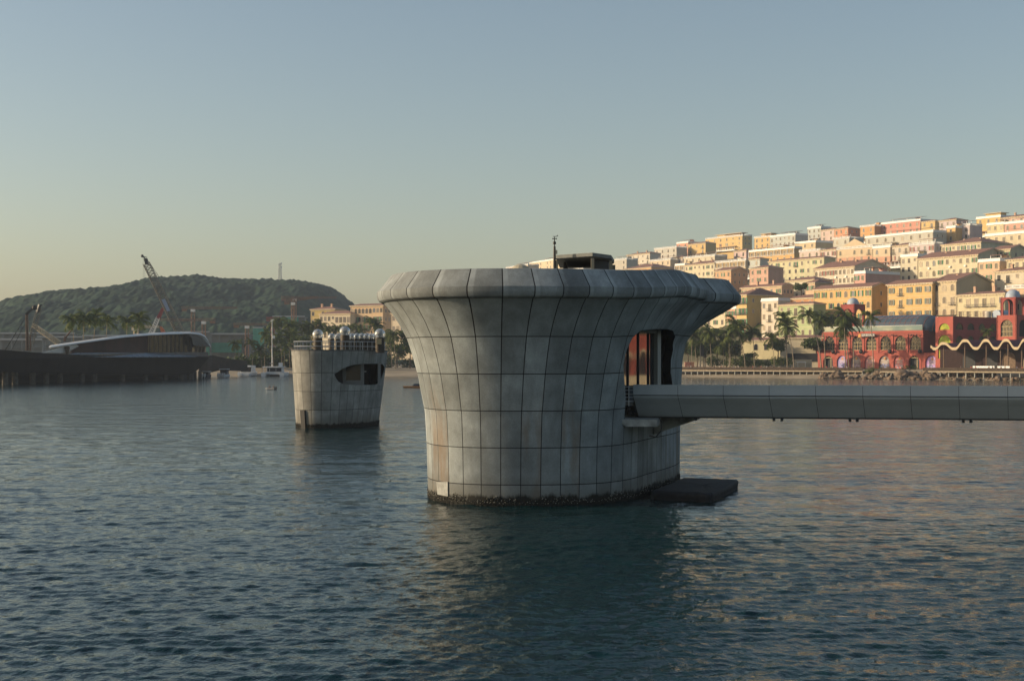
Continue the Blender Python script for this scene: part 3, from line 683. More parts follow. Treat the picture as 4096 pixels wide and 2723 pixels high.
CROWNS = [palm_crown(i, n, 5.2, Vector(w_)) for i, (n, w_) in enumerate([(24, (.5, -.1, .05)), (20, (.7, 0, 0)), (28, (.2, .1, 0)), (22, (-.1, .2, 0)), (18, (.9, .1, .1)), (26, (.35, -.2, 0))])]
def palm(base, top, label, group, k=0, sc=1.0):
    t = thing('coconut_palm', label, 'palm tree', tuple(base), 0, group)
    v = Vector(top) - Vector(base); bend = Vector((v.x * .35, v.y * .35, 0)); n = 8
    pts = [v * (i / n) - bend * math.sin(math.pi * i / n) * .6 for i in range(n + 1)]
    r0 = .17 * max(.7, v.length / 16)
    MB().tube(pts, [r0 * (1.55 if i == 0 else 1.1 - .5 * i / n) for i in range(n + 1)], 7).build('trunk', M_trunk, t, smooth=True)
    c = link('crown', CROWNS[k % 6], t, tuple(v), random.uniform(-.5, .5)); c.scale = (sc, sc, sc)
    return t

def leaf_blob(mb, c, r, n, size, rg, sq=(1, 1, 1)):
    for _ in range(n):
        while True:
            p = Vector((rg.uniform(-1, 1), rg.uniform(-1, 1), rg.uniform(-1, 1)))
            if .35 < p.length < 1: break
        p = Vector((p.x * sq[0], p.y * sq[1], p.z * sq[2])) * r * (.75 + .35 * rg.random())
        a = Vector((rg.gauss(0, 1), rg.gauss(0, 1), rg.gauss(0, .7))).normalized(); b2 = a.cross(Vector((rg.gauss(0, 1), rg.gauss(0, 1), rg.gauss(0, 1)))).normalized()
        s = size * rg.uniform(.6, 1.3); o = Vector(c) + p
        mb.add([o - a * s, o + b2 * s * .6, o + a * s, o - b2 * s * .6], [(0, 1, 2, 3)])
def shrub(px, py, Y, wpx, hpx, label, m=None, seed=0, name='shrub', cat='shrub', group=None, zbase=None):
    rg = random.Random(seed); b0 = P(px, py, Y); k = Y / F; W = wpx * k; H = hpx * k
    t = thing(name, label, cat, tuple(b0), 0, group); mb = MB()
    n = max(3, int(W / (H * .7)) + 2)
    for i in range(n):
        x = (i + .5) / n * W - W / 2 + rg.uniform(-.1, .1) * W; h = H * rg.uniform(.65, 1.0)
        leaf_blob(mb, (x, rg.uniform(-.5, .5), h * .5), h * .55, int(130 * min(2.2, max(.6, h / 2))), max(.16, h * .085), rg, (max(1., W / n / h * 1.1), 1.1, 1))
    mb.build('foliage', m or M_leaf, t)
    st = MB()
    for i in range(3): st.bar((rg.uniform(-.2, .2) * W, 0, -.6), (rg.uniform(-.2, .2) * W, 0, H * .5), .07)
    st.build('stem', M_bark, t)
    return t
def tree(px, py, Y, wpx, hpx, label, seed=0, m=None, group=None):
    rg = random.Random(seed); b0 = P(px, py, Y); k = Y / F; W = wpx * k; H = hpx * k
    t = thing('broadleaf_tree', label, 'tree', tuple(b0), 0, group)
    tr = MB().tube([(0, 0, -.5), (.1, 0, H * .3), (0, .1, H * .55)], [.3, .24, .16], 7); mb = MB()
    for i in range(9):
        a = rg.uniform(0, 6.28); r = W * .5 * rg.uniform(.2, .8); c = Vector((r * math.cos(a), r * math.sin(a), H * rg.uniform(.5, .88)))
        tr.tube([(0, 0, H * .4), c * .6 + Vector((0, 0, H * .15)), c], [.12, .08, .04], 5)
        leaf_blob(mb, c, W * rg.uniform(.20, .30), 150, max(.22, W * .045), rg, (1, 1, .7))
    tr.build('trunk', M_bark, t); mb.build('crown', m or M_leaf, t)
    return t

# ================================================================== HOUSES
WC = {}
def house_mat(c): 
    key = 'render_%s' % c
    if key in MATS: return MATS[key]
    return mat(key, tuple((x * .74 + y * .26) * .66 for x, y in zip(srgb(c), (.82, .73, .58))), .85, var=.10, scale=.35, stretch=(1, 1, .5))
M_pane = mat('window_pane', (.045, .042, .045), .15, spec=.6, var=.5, scale=.4)
_b = M_pane.node_tree.nodes['Principled BSDF']; _L = M_pane.node_tree.links; _oi = nn(M_pane, 'ShaderNodeObjectInfo'); _cr = nn(M_pane, 'ShaderNodeValToRGB'); _cr.color_ramp.interpolation = 'CONSTANT'
for _p, _c in ((0, (.02, .02, .022)), (.45, (.055, .05, .055)), (.68, (.15, .13, .12)), (.84, (.30, .25, .19)), (.93, (.07, .10, .14))):
    _e = _cr.color_ramp.elements[0] if _p == 0 else _cr.color_ramp.elements.new(_p); _e.position = _p; _e.color = (*_c, 1)
_L.new(_oi.outputs['Random'], _cr.inputs[0]); _L.new(_cr.outputs[0], _b.inputs['Base Color'])
M_sh = {'g': mat('green_shutter', (.045, .16, .08), .7), 'b': mat('teal_shutter', (.12, .17, .16), .7), 'r': mat('red_shutter', (.26, .06, .05), .7)}
M_frame = mat('pale_window_surround', (.55, .48, .38), .75)
M_iron = mat('balcony_iron', (.05, .05, .05), .5)
def arch_poly(w, h, y, n=6):
    return [(-w / 2, y, 0), (w / 2, y, 0)] + [(w / 2 * math.cos(math.pi * i / n), y, h - w / 2 + w / 2 * math.sin(math.pi * i / n)) for i in range(n + 1)]
def wmesh(kind_, w, h):
    key = (kind_, w, h)
    if key in WC: return WC[key]
    arched = kind_ in 'aA'; tall = kind_ == 'd'
    f = MB(); t = .14
    if arched:
        o = arch_poly(w + 2 * t, h + t, 0); i = arch_poly(w, h, 0); n = len(o)
        f.add([(x, -.1, z) for x, y, z in o] + [(x, -.1, z + (.0 if k > 1 else .1)) for k, (x, y, z) in enumerate(i)] + [(x, .05, z) for x, y, z in o] + [(x, .05, z) for x, y, z in i],
              [(k, (k + 1) % n, n + (k + 1) % n, n + k) for k in range(n)] + [((k + 1) % n, k, 2 * n + k, 2 * n + (k + 1) % n) for k in range(n)] + [(n + k, n + (k + 1) % n, 3 * n + (k + 1) % n, 3 * n + k) for k in range(n)])
        p = MB().add(arch_poly(w, h, -.03), [tuple(range(len(i)))])
    else:
        f.box(-w / 2 - t, -w / 2, -.1, .05, 0, h); f.box(w / 2, w / 2 + t, -.1, .05, 0, h); f.box(-w / 2 - t, w / 2 + t, -.14, .05, h, h + t * 1.3); f.box(-w / 2 - t * 1.5, w / 2 + t * 1.5, -.22, .05, -t, 0)
        f.box(-.04, .04, -.07, .0, 0, h)
        p = MB().add([(-w / 2, -.03, 0), (w / 2, -.03, 0), (w / 2, -.03, h), (-w / 2, -.03, h)], [(0, 1, 2, 3)])
    def mesh(b, nm, m):
        me = bpy.data.meshes.new(nm); me.from_pydata([tuple(v) for v in b.v], [], b.f); me.materials.append(m); return me
    s = MB().box(0, w * .48, -.16, -.1, 0, h)
    WC[key] = (mesh(f, 'window', M_frame), mesh(p, 'pane', M_pane), s)
    return WC[key]
SHM = {}
def shmesh(w, h, c):
    k = (w, h, c)
    if k not in SHM:
        b = MB(); sw = w * .45
        b.box(0, sw, -.15, -.09, .0, h)
        for i in range(5): b.box(.05, sw - .05, -.17, -.15, h * (i + .15) / 5, h * (i + .85) / 5)
        me = bpy.data.meshes.new('shutter'); me.from_pydata(b.v, [], b.f); me.materials.append(M_sh[c]); SHM[k] = me
    return SHM[k]
BALC = {}
def balc(w):
    w = round(w, 1)
    if w not in BALC:
        b = MB().box(-w / 2, w / 2, -.9, 0, -.18, 0).box(-w / 2, w / 2, -.92, -.88, .95, 1.02)
        for i in range(int(w / .28) + 1): x = -w / 2 + .02 + i * (w - .04) / int(w / .28); b.box(x - .02, x + .02, -.91, -.89, 0, .95)
        for x in (-w / 2, w / 2): b.box(x - .02, x + .02, -.9, 0, .95, 1.02)
        me = bpy.data.meshes.new('balcony'); me.from_pydata(b.v, [], b.f); me.materials.append(M_iron); BALC[w] = me
    return BALC[w]
def window(parent, x, y, z, kind_, w, h, col, fine, side=False):
    f, p, _ = wmesh(kind_ if kind_ in 'aA' else 'p', w, h)
    o = link('window', f, parent, (x, y, z))
    if side: o.rotation_euler = (0, 0, R(90))
    link('pane', p, o)
    if kind_ in 'gAbrG' and col:
        link('shutter', shmesh(w, h, col), o, (-w / 2 - .14 - w * .45, 0, 0)); link('shutter', shmesh(w, h, col), o, (w / 2 + .14, 0, 0))
NB = 0
def building(xl, xc, xr, ye, col, roof, pat, label, nfl=3, ncol=0, Y=None, th=57, H=None, gw=2, xtra='', fs=None, low=None, dd=None):
    """a house: facade from xl to xc (photo columns), shaded end wall to xr, eaves at row ye at the corner"""
    global NB; NB += 1
    t_ = (xc - 2048) / F; a = R(th); ux, uy = math.cos(a), -math.sin(a); vx, vy = math.sin(a), math.cos(a)
    if Y is None:
        k = VVv[0] * t_ + VVv[1]; d = dd or 66.9 / (.2 - (HZ - ye) / (F * k)); Y = d / k
    cx, cy = t_ * Y, Y; ze = CZ + (HZ - ye) * Y / F
    tl = (xl - 2048) / F; Lw = (cx - tl * cy) / (ux - tl * uy)
    if xr:
        tr_ = (xr - 2048) / F; W = (tr_ * cy - cx) / (vx - tr_ * vy); W = max(8, min(W, 30))
    else: W = 13
    fs = fs or (5.5 if Y < 780 else 4.9); H = H or nfl * fs + 2.2
    o = thing('town_house', label, 'house', (cx - ux * Lw, cy - uy * Lw, ze - H), -a, 'houses of the hillside town')
    wm = house_mat(col) if isinstance(col, str) else col
    wb = MB().box(0, Lw, 0, W, -7, H)
    ov = .7; tile = M_tile
    if roof == 'G':
        rh = W * .15; wb.prism([(0, 0, H), (0, W, H), (0, W / 2, H + rh)], (0.02, 0, 0), (Lw - .02, 0, 0))
    if low: 
        wb.cur = 1; wb.box(-.06, Lw + .06, -.06, W, -7, H - low * fs - 1.2)
    wb.build('wall', [wm, house_mat(low and 'e3a07e' or 'e0d0b0')], o)
    cb = MB()
    if roof in 'GH':
        rh = W * .15
        if roof == 'G':
            r = MB()
            for s in (0, 1):
                y0, y1 = (-ov, W / 2) if s == 0 else (W + ov, W / 2); z0, z1 = H + .25 - rh * ov / (W / 2), H + rh + .25
                r.hexa([(-ov, y0, z0), (Lw + ov, y0, z0), (Lw + ov, y1, z1), (-ov, y1, z1), (-ov, y0, z0 + .22), (Lw + ov, y0, z0 + .22), (Lw + ov, y1, z1 + .22), (-ov, y1, z1 + .22)])
            r.build('roof', tile, o)
            e = .34
            cb.hexa([(Lw + ov - .02, -ov, H - rh * ov / (W / 2) - .35), (Lw + ov + .06, -ov, H - rh * ov / (W / 2) - .35), (Lw + ov + .06, W / 2, H + rh - .2), (Lw + ov - .02, W / 2, H + rh - .2), (Lw + ov - .02, -ov, H + .2 - rh * ov / (W / 2)), (Lw + ov + .06, -ov, H + .2 - rh * ov / (W / 2)), (Lw + ov + .06, W / 2, H + rh + .24), (Lw + ov - .02, W / 2, H + rh + .24)])
            cb.hexa([(Lw + ov - .02, W + ov, H - rh * ov / (W / 2) - .35), (Lw + ov + .06, W + ov, H - rh * ov / (W / 2) - .35), (Lw + ov + .06, W / 2, H + rh - .2), (Lw + ov - .02, W / 2, H + rh - .2), (Lw + ov - .02, W + ov, H + .2 - rh * ov / (W / 2)), (Lw + ov + .06, W + ov, H + .2 - rh * ov / (W / 2)), (Lw + ov + .06, W / 2, H + rh + .24), (Lw + ov - .02, W / 2, H + rh + .24)])
        else:
            i = min(W / 2, Lw * .45) ; z0 = H + .1
            r = MB().add([(-ov, -ov, z0), (Lw + ov, -ov, z0), (Lw + ov, W + ov, z0), (-ov, W + ov, z0), (i * .55 if Lw < W else i, W / 2, z0 + rh), (Lw - i, W / 2, z0 + rh)], [(3, 2, 1, 0), (0, 1, 5, 4), (1, 2, 5), (2, 3, 4, 5), (3, 0, 4)])
            r.build('roof', tile, o)
            cb.box(Lw + .01, Lw + ov - .05, -.01, W, H - .35, H + .08)
        cb.box(-ov + .05, Lw + ov - .06, -ov + .02, -.01, H - .30, H + .06); cb.box(-.1, Lw + .1, -.28, -.012, H - .75, H - .30)
        k = max(3, int(Lw / 1.6))
        for j in range(k): x = (j + .5) * Lw / k; cb.box(x - .13, x + .13, -.55, -.29, H - .62, H - .31)
    else:
        cb.box(-.3, Lw + .3, -.35, -.012, H - .5, H - .15); cb.box(Lw + .012, Lw + .3, -.012, W, H - .5, H - .15)
        ph = 1.1
        if roof == 'B':
            b2 = MB()
            for (x0, y0, x1, y1) in ((0, -.02, Lw, -.02), (Lw + .02, 0, Lw + .02, W), (0, W, Lw, W)):
                n = max(2, int(math.hypot(x1 - x0, y1 - y0) / .45))
                for j in range(n + 1):
                    x, y = x0 + (x1 - x0) * j / n, y0 + (y1 - y0) * j / n; th_ = .22 if j % 8 == 0 else .08
                    b2.box(x - th_, x + th_, y - .1, y + .1, H, H + ph - .2)
                b2.box(min(x0, x1) - .2, max(x0, x1) + .2, min(y0, y1) - .16, max(y0, y1) + .16, H + ph - .2, H + ph)
            b2.build('balustrade', M_white, o)
        else:
            cb.box(-.05, Lw + .05, -.1, .2, H - .15, H + ph); cb.box(Lw - .2, Lw + .052, .2, W, H - .15, H + ph)
        if roof == 'P' or 'P' in xtra:
            MB().box(Lw * .25, Lw * .85, W * .3, W * .8, H, H + 3.0).build('penthouse', wm, o)
            MB().box(Lw * .2, Lw * .92, W * .2, W * .9, H + 3.0, H + 3.35).build('penthouse_roof', M_cream, o)
    cb.build('cornice', M_cream if roof in 'GH' else M_white, o)
    if 'c' in xtra:        # red pergola on the terrace
        pg = MB(); pg.hexa([(Lw * .35, W * .1, H + 2.7), (Lw * 1.0, W * .1, H + 2.7), (Lw * 1.0, W * .6, H + 3.3), (Lw * .35, W * .6, H + 3.3), (Lw * .35, W * .1, H + 2.9), (Lw * 1.0, W * .1, H + 2.9), (Lw * 1.0, W * .6, H + 3.5), (Lw * .35, W * .6, H + 3.5)])
        pg.build('pergola_roof', tile, o)
        for x in (.37, .68, .98): MB().box(Lw * x - .15, Lw * x + .15, W * .12, W * .12 + .3, H, H + 2.75).build('pergola_post', M_white, o)
    if 'h' in xtra:
        for k, x in enumerate((.3, .7) if Lw > 14 else (.5,)):
            c = MB().box(-.55, .55, -.55, .55, 0, 2.9).box(-.7, .7, -.7, .7, 2.35, 2.6); c.build('chimney', house_mat('d9a98a'), o, loc=(Lw * x, W * .38, H + .6))
    if 't' in xtra: MB().prism([(Lw * .1, -.05, H + .4), (Lw * .9, -.05, H + .4), (Lw * .5, -.05, H + .4 + Lw * .18)], (0, 0, 0), (0, .5, 0)).build('pediment', wm, o)
    if 'u' in xtra:        # outdoor cooling units and a water pipe on the facade
        for x in (.2, .55, .8): MB().box(-.6, .6, -.75, -.02, 0, .9).build('cooling_unit', M_white, o, loc=(Lw * x, 0, H - 6.0))
    rg = random.Random(NB * 17)
    if Y > 640 and nfl >= 2 and Lw > 8 and NB > 24 and th > 40:      # veranda with tiled lean-to roof and white rail along the lower storey
        zv = H - 2 * fs - .2; a_, b_ = Lw * rg.choice((0, 0, .12)), Lw * rg.choice((1, 1, .85))
        v_ = MB(); v_.hexa([(a_, -3.2, zv - .55), (b_, -3.2, zv - .55), (b_, -.1, zv + .1), (a_, -.1, zv + .1), (a_, -3.2, zv - .35), (b_, -3.2, zv - .35), (b_, -.1, zv + .3), (a_, -.1, zv + .3)]); v_.build('veranda_roof', M_tile, o)
        v_ = MB().box(a_, b_, -3.1, -2.95, zv - 3.0, zv - 2.85).box(a_, b_, -3.15, -2.9, zv - 2.1, zv - 1.95).box(a_, b_, -3.3, -.02, zv - 4.4, zv - 3.3)
        for k in range(int((b_ - a_) / 3.2) + 1): x = a_ + .15 + k * (b_ - a_ - .3) / max(1, int((b_ - a_) / 3.2)); v_.box(x - .15, x + .15, -3.14, -2.84, zv - 3.3, zv - .5)
        v_.build('veranda', M_white, o)
    sc_ = MB()
    for k in range(1, nfl): sc_.box(-.02, Lw + .02, -.09, -.012, H - k * fs - .35, H - k * fs - .18)
    for x in ([.25] if Lw < 9 else [.25, Lw - .3]): sc_.box(x - .07, x + .07, -.2, -.095, -2, H - .75)
    sc_.build('string_course', M_cream, o)
    if roof in 'FBP' and Lw > 7:
        if rg.random() < .6: MB().lathe([(0, 0), (.75, 0), (.75, 1.5), (.3, 1.8), (0, 1.85)], k=12).build('water_tank', M_steel, o, loc=(Lw * rg.uniform(.15, .4), W * .55, H))
        if rg.random() < .6: MB().box(-1.6, 1.6, -1.4, 1.4, 0, 2.6).box(-1.9, 1.9, -1.7, 1.7, 2.6, 2.85).build('stair_head', wm, o, loc=(Lw * rg.uniform(.5, .85), W * .6, H))
        for k in range(rg.randrange(1, 3)): MB().bar((0, 0, 0), (0, 0, rg.uniform(2.5, 4)), .05).build('aerial', M_iron, o, loc=(Lw * rg.uniform(.1, .9), W * .4, H))
    if 'c' not in xtra and roof in 'FB' and 8 < Lw and rg.random() < .55:
        pg = MB(); a_, b_ = Lw * .45, Lw * .95; pg.hexa([(a_, W * .12, H + 2.6), (b_, W * .12, H + 2.6), (b_, W * .6, H + 3.2), (a_, W * .6, H + 3.2), (a_, W * .12, H + 2.8), (b_, W * .12, H + 2.8), (b_, W * .6, H + 3.4), (a_, W * .6, H + 3.4)]); pg.build('pergola_roof', tile, o)
        for x in (a_ + .2, b_ - .2): MB().box(x - .13, x + .13, W * .14, W * .14 + .26, H, H + 2.65).build('pergola_post', M_white, o)
    # windows
    pats = pat.split('/'); ncol = ncol or max(2, int(Lw / 4.2)); fine = Y < 780
    for fl in range(nfl):
        pt = pats[min(fl, len(pats) - 1)]
        for j in range(ncol):
            ch = pt[j % len(pt)]
            if ch == '.': continue
            w_, h_ = {'p': (1.6, 2.4), 's': (1.4, 1.5), 'd': (1.9, 3.3), 'D': (1.9, 3.3), 'a': (1.8, 3.0), 'A': (1.6, 2.7), 'g': (1.7, 2.3), 'b': (1.7, 2.5), 'r': (1.7, 2.7), 'G': (1.9, 3.1)}[ch]
            x = (j + .5) * Lw / ncol; z = H - 1.55 - h_ - fl * fs - (.0 if ch != 's' else -.0)
            if ch in 'dD': z -= .3
            window(o, x, -.03, z, ch, w_, h_, {'g': 'g', 'A': 'g', 'G': 'g', 'b': 'b', 'r': 'r'}.get(ch), fine)
            if ch in 'DG': link('balcony', balc(w_ + 1.6), o, (x, 0, z - .05))
    if xr and gw:
        for fl in range(min(2, nfl)):
            for j in range(gw): window(o, Lw + .03, (j + .8) * W / (gw + .6), H - 3.9 - fl * fs, 'p', 1.0, 1.8, None, fine, True)
    if 'l' in xtra:      # open gallery with posts under the eaves
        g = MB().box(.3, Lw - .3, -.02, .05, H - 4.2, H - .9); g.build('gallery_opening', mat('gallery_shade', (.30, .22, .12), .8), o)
        for j in range(ncol + 1): MB().box(-.18, .18, -.5, -.15, 0, 3.6).build('gallery_post', M_white, o, loc=(.3 + j * (Lw - .6) / ncol, 0, H - 4.4))
        MB().box(0, Lw, -.55, -.1, 0, .25).box(0, Lw, -.5, -.4, .9, 1.0).build('gallery_rail', M_white, o, loc=(0, 0, H - 4.6))
    return o

YEL, ORA, CRE, WHI, PEA, PNK, SAL, GRN, BLU, LIL, BEI, GRY = 'f0bd62', 'e89448', 'efe0b2', 'ece4d6', 'f0c498', 'e6b4a4', 'e58a78', 'b8cf8e', 'cdd8d8', 'dccbd2', 'e4cfa6', 'd2d0c8'
# front rows
building(3255, 3488, 3560, 1146, YEL, 'G', 'AAaAaA/AaAaAA', 'long yellow house with green shutters and arched windows, left of its twin', 4, 8, gw=1)
building(3550, 3730, None, 1130, 'f2c266', 'G', 'bDbb', 'yellow house with five shuttered window columns and balconies above the glass vault', 4, 5)
building(3730, 3826, 3967, 1122, BEI, 'G', 'aaa/DaD', 'tan house with blank shaded gable end above the glass vault', 4, 3, gw=0, xtra='h')
building(3826, 4020, 4050, 1172, 'eadcae', 'H', 'sDDDDp/pppppp', 'cream house with long balcony left of the right red dome tower', 3, 6, xtra='h', dd=488)
building(4022, 4120, None, 1147, PEA, 'B', 'ppp', 'peach house with dentil parapet behind the right red dome tower', 3, 3, dd=498)
building(3978, 4125, None, 1079, 'ece0c6', 'H', 'pDsp/pppp', 'white house with brown roof and thick chimney at right edge', 3, 4, xtra='h')
building(3912, 4000, 4067, 1040, 'f1c8a0', 'F', 'pgp', 'peach house with flat white parapet right of the cream gable', 3, 3, gw=0)
building(3602, 3671, None, 1021, 'f0e6c8', 'F', 'pps', 'tall cream block with flat parapet and small windows left of the long cream house', 3, 3)
building(3671, 3912, 4030, 1018, 'eee4c0', 'G', 'aaagpsppg', 'long cream house with grey gable end and green shutters, third tier up at right', 3, 9, gw=0, xtra='hu')
building(3258, 3418, 3555, 1065, 'f2e8d4', 'G', 'aarprppppp', 'white house with wide grey blank gable above the yellow houses', 3, 10, gw=0, xtra='u')
building(3416, 3462, 3600, 1090, 'e9a79a', 'F', 'gpp', 'pink flat house end below the wide grey gable', 3, 2, gw=0, xtra='h')
building(3220, 3260, None, 1130, PEA, 'H', 'pgp', 'narrow peach house tucked left of the long yellow house', 3, 3)
building(3075, 3297, 3342, 1029, 'e8e2b4', 'H', 'pgspGpsgp/pgpp', 'pale green cream house of three storeys with green shutters and hip roof', 3, 9, gw=0)
building(2998, 3074, None, 1069, 'e4aa96', 'H', 'pgp', 'small pink house with two green shuttered windows, left of the pale green house', 3, 3)
building(2860, 2925, 2990, 1080, 'eab07c', 'G', 'pgp', 'orange house with brown gable end of small windows behind the tower rim tip', 3, 3, gw=3)
building(2738, 2858, 2932, 1051, 'f0e4c0', 'H', 'pgsspgp', 'cream house with green shutters just above the front rim of the tower', 3, 7, gw=0, xtra='h')
building(2965, 3128, 3175, 1143, 'e9c29c', 'G', 'g.gspgg', 'pinkish house with long green shutters and grey gable in the middle of the town', 2, 6, gw=3, xtra='h', dd=530)
building(2945, 2987, 3132, 1178, 'efc763', 'H', 'GGG', 'khaki yellow block with tall green shutters and wide plain side wall', 4, 3, gw=4, xtra='h', dd=496)
building(3045, 3113, 3160, 1199, 'f0e4d2', 'F', 'pDp', 'white house with flat parapet and balcony beside the green house', 4, 3, gw=0, dd=489)
building(3113, 3255, 3266, 1214, GRN, 'H', 'spDDp/ppDp', 'pale green house with brown roof and balconies above the palms', 4, 5, gw=0, dd=488)
building(2905, 2945, None, 1232, 'efb088', 'F', 'gpg', 'narrow peach house squeezed left of the khaki yellow block', 4, 3, dd=500)
building(2770, 2903, None, 1226, 'f1e2c0', 'F', 'pDGp/pppg', 'cream house half hidden under the overhanging tower rim', 4, 5, dd=500)
building(3136, 3256, None, 1190, ORA, 'H', 's', 'low orange house with long tiled roof above the green house', 1, 4, dd=520)
building(3145, 3258, None, 1117, 'efe8cc', 'H', 'pppp', 'pale house with dark tiled eaves above the small tree', 3, 4)
building(3300, 3446, None, 1058, 'dc8a55', 'H', 'aaaaaa', 'terracotta house with small arched openings behind the wide grey gable', 2, 7, xtra='h')
# middle rows
building(3348, 3490, None, 985, 'e6cba4', 'B', 'a.aaD/apap', 'beige palace front with pediment and tall arched windows', 3, 5, xtra='t', low=1)
building(3490, 3562, None, 986, 'e8d0ac', 'F', 'aa', 'beige palace wing with two arched bays right of the pediment', 3, 2, low=1)
building(3561, 3637, None, 979, 'e2d6c6', 'H', 'Da/rD', 'off white house with arched balcony door right of the beige palace', 3, 3)
building(3637, 3738, 3770, 972, LIL, 'B', 'rppr', 'pale lilac house with red shutters in the middle right', 3, 4, gw=2, xtra='c')
building(3280, 3346, None, 996, 'e9d6d2', 'H', 'rpr', 'pinkish white house with two red shuttered windows', 2, 3)
building(3197, 3281, None, 999, 'ead4ce', 'B', 'aa', 'pink white terrace house with flat balustrade over the pale green house', 2, 3)
building(2995, 3178, 3205, 990, 'eeb85c', 'F', 'pdpdpd', 'deep yellow house with white colonnade in the centre of the town', 2, 7, gw=0, xtra='lc')
building(3178, 3263, 3332, 966, 'ead2a4', 'F', '.pp', 'beige block with plain grey side wall right of the yellow colonnade', 2, 3, gw=0)
building(3333, 3398, 3455, 950, 'd8d8cc', 'B', 'aa', 'grey white house with two arched windows below the orange ridge houses', 2, 2, gw=0)
building(3460, 3733, 3786, 925, 'd6d4c8', 'F', 'aaaaaapp', 'long grey white house with a row of arched windows under the pink ridge house', 2, 8, gw=2, xtra='c')
building(3820, 3880, None, 899, LIL, 'B', 'aa', 'lilac house with two arched windows right of the grey white row', 3, 2, xtra='c')
building(3785, 3822, None, 908, YEL, 'F', 'pp', 'narrow yellow house wedged left of the lilac arched house', 3, 1)
building(3765, 3925, 4047, 967, 'efe6c2', 'H', 'pgspgpgs', 'cream house with long low hip roof and shaded end, above the cream gable', 2, 8, gw=0, xtra='h')
building(3970, 4042, 4110, 995, 'efe2b6', 'G', 'gp', 'small cream house with brown gable end at the right edge', 2, 3, gw=2)
building(4026, 4140, None, 1032, 'eee0b8', 'H', 'pp', 'cream house mostly roof at the right edge under the brown gable', 2, 4)
building(3940, 4125, None, 927, 'ecdcb4', 'F', 'ppDp', 'cream terrace house at the right edge with flat roof and white windows', 2, 6)
building(3947, 4016, None, 893, 'efdfa8', 'F', 'pp', 'pale yellow house under the yellow ridge house at right', 2, 3)
building(4017, 4130, None, 884, 'e8a894', 'F', 'aaa', 'salmon house with arched windows at the right edge', 2, 4, xtra='c')
# ridge line
building(3905, 4003, None, 865, 'f0c868', 'P', 'pp', 'yellow ridge house with balustrade and penthouse at far right', 2, 3)
building(4005, 4135, None, 860, 'e8c0b4', 'H', 'ppp', 'pink ridge house with tiled roof at the right edge', 2, 4, xtra='h')
building(3756, 3826, 3872, 877, LIL, 'H', 'Dp', 'lilac ridge house with shaded balcony and tiled roof', 3, 3, gw=0)
building(3684, 3741, 3757, 882, 'ecc46c', 'H', 'pD', 'yellow ridge house between the pink and the lilac ones', 3, 2, gw=0)
building(3500, 3682, None, 880, SAL, 'F', 'apppaa', 'long salmon pink ridge house with arched window heads', 3, 7, xtra='c')
building(3440, 3499, None, 902, 'e8a03c', 'B', 'aa', 'orange ridge house with two arched windows left of the salmon one', 3, 2)
building(3337, 3393, 3441, 911, 'f0905c', 'H', 'dp', 'bright orange ridge house with white penthouse', 3, 3, xtra='P', gw=2)
building(3283, 3338, None, 916, 'e6cac4', 'H', 'dp', 'pale pink ridge house left of the bright orange one', 3, 2)
building(3230, 3284, None, 909, BLU, 'F', 'pp', 'pale blue ridge house with overhanging flat roof', 3, 3)
building(3080, 3182, 3232, 937, 'cfd8d6', 'F', 'dspsp', 'blue white ridge house with balcony porch', 3, 6, gw=0, xtra='c')
building(3017, 3081, None, 945, 'efc064', 'B', 'aap', 'small yellow ridge house with arched windows, left of the blue white one', 2, 3, xtra='P')
building(2822, 2970, 3008, 941, 'f0c66c', 'B', 'DpppsP'.replace('P', 'p') + '/sprbs', 'big yellow ridge house with white balustrade and penthouse', 3, 6, gw=2, xtra='P')
building(2752, 2823, None, 971, 'edc266', 'H', 'psD', 'yellow ridge house with tiled roof left of the big yellow one', 3, 3)
building(2706, 2753, None, 969, 'f09a78', 'F', 'dp', 'coral ridge house with two windows', 3, 2)
building(2617, 2707, None, 988, GRY, 'B', 'aaaa', 'grey white ridge house with open white balustrade', 3, 4)
building(2507, 2600, None, 1012, 'ece4d4', 'H', 'Dpps', 'white house with tiled roof and yellow penthouse right of the roof shelter', 3, 5, xtra='h')
building(2436, 2507, None, 1036, 'cfcabc', 'B', 'D.pp', 'grey house just right of the roof shelter', 3, 3, xtra='c')
building(2490, 2606, 2706, 1068, 'eeb062', 'H', 'pppppp', 'orange house with low hip roof peeping over the tower rim', 2, 7, gw=4, xtra='h')
building(2700, 2739, None, 1058, 'e8c890', 'F', 'pp', 'small cream porch house peeping over the tower rim', 2, 2, xtra='l')
building(2680, 2731, None, 1029, 'ecdad2', 'H', 'aa', 'pink white house with tiled roof above the small porch house', 2, 2)
building(2600, 2682, None, 1037, 'e9d6b8', 'B', 'ppp', 'cream terrace house under the grey white ridge house', 2, 4, xtra='c')
building(2935, 2986, None, 1001, 'eac8c8', 'H', 'aa', 'pale pink house with tiled roof left of the yellow colonnade', 2, 2)
building(2982, 3041, 3076, 1034, BLU, 'H', 'aa/DD', 'pale blue house with arched balcony windows', 3, 2, gw=0)
building(2860, 2983, None, 1040, 'ecd4b0', 'B', 'ppp', 'cream house with white porch left of the pale blue house', 2, 4, xtra='l')
building(2735, 2860, None, 1021, 'e9dcc0', 'B', 'pp', 'white terraced house with balustrade over the green shuttered cream house', 2, 5, xtra='c')
building(2250, 2345, None, 1021, 'eedcb8', 'B', 'd.p', 'cream ridge house behind the roof shelter', 3, 5, th=66)
building(2117, 2252, None, 1033, 'f0dcb4', 'F', 'a.pp.pp.pp.', 'cream ridge house with small pediment left of the weather mast', 3, 10, th=66)
building(2024, 2112, None, 1059, 'ecd0b0', 'B', '..', 'white ridge house with balustrade at the left end of the hilltop row', 2, 3, th=66)
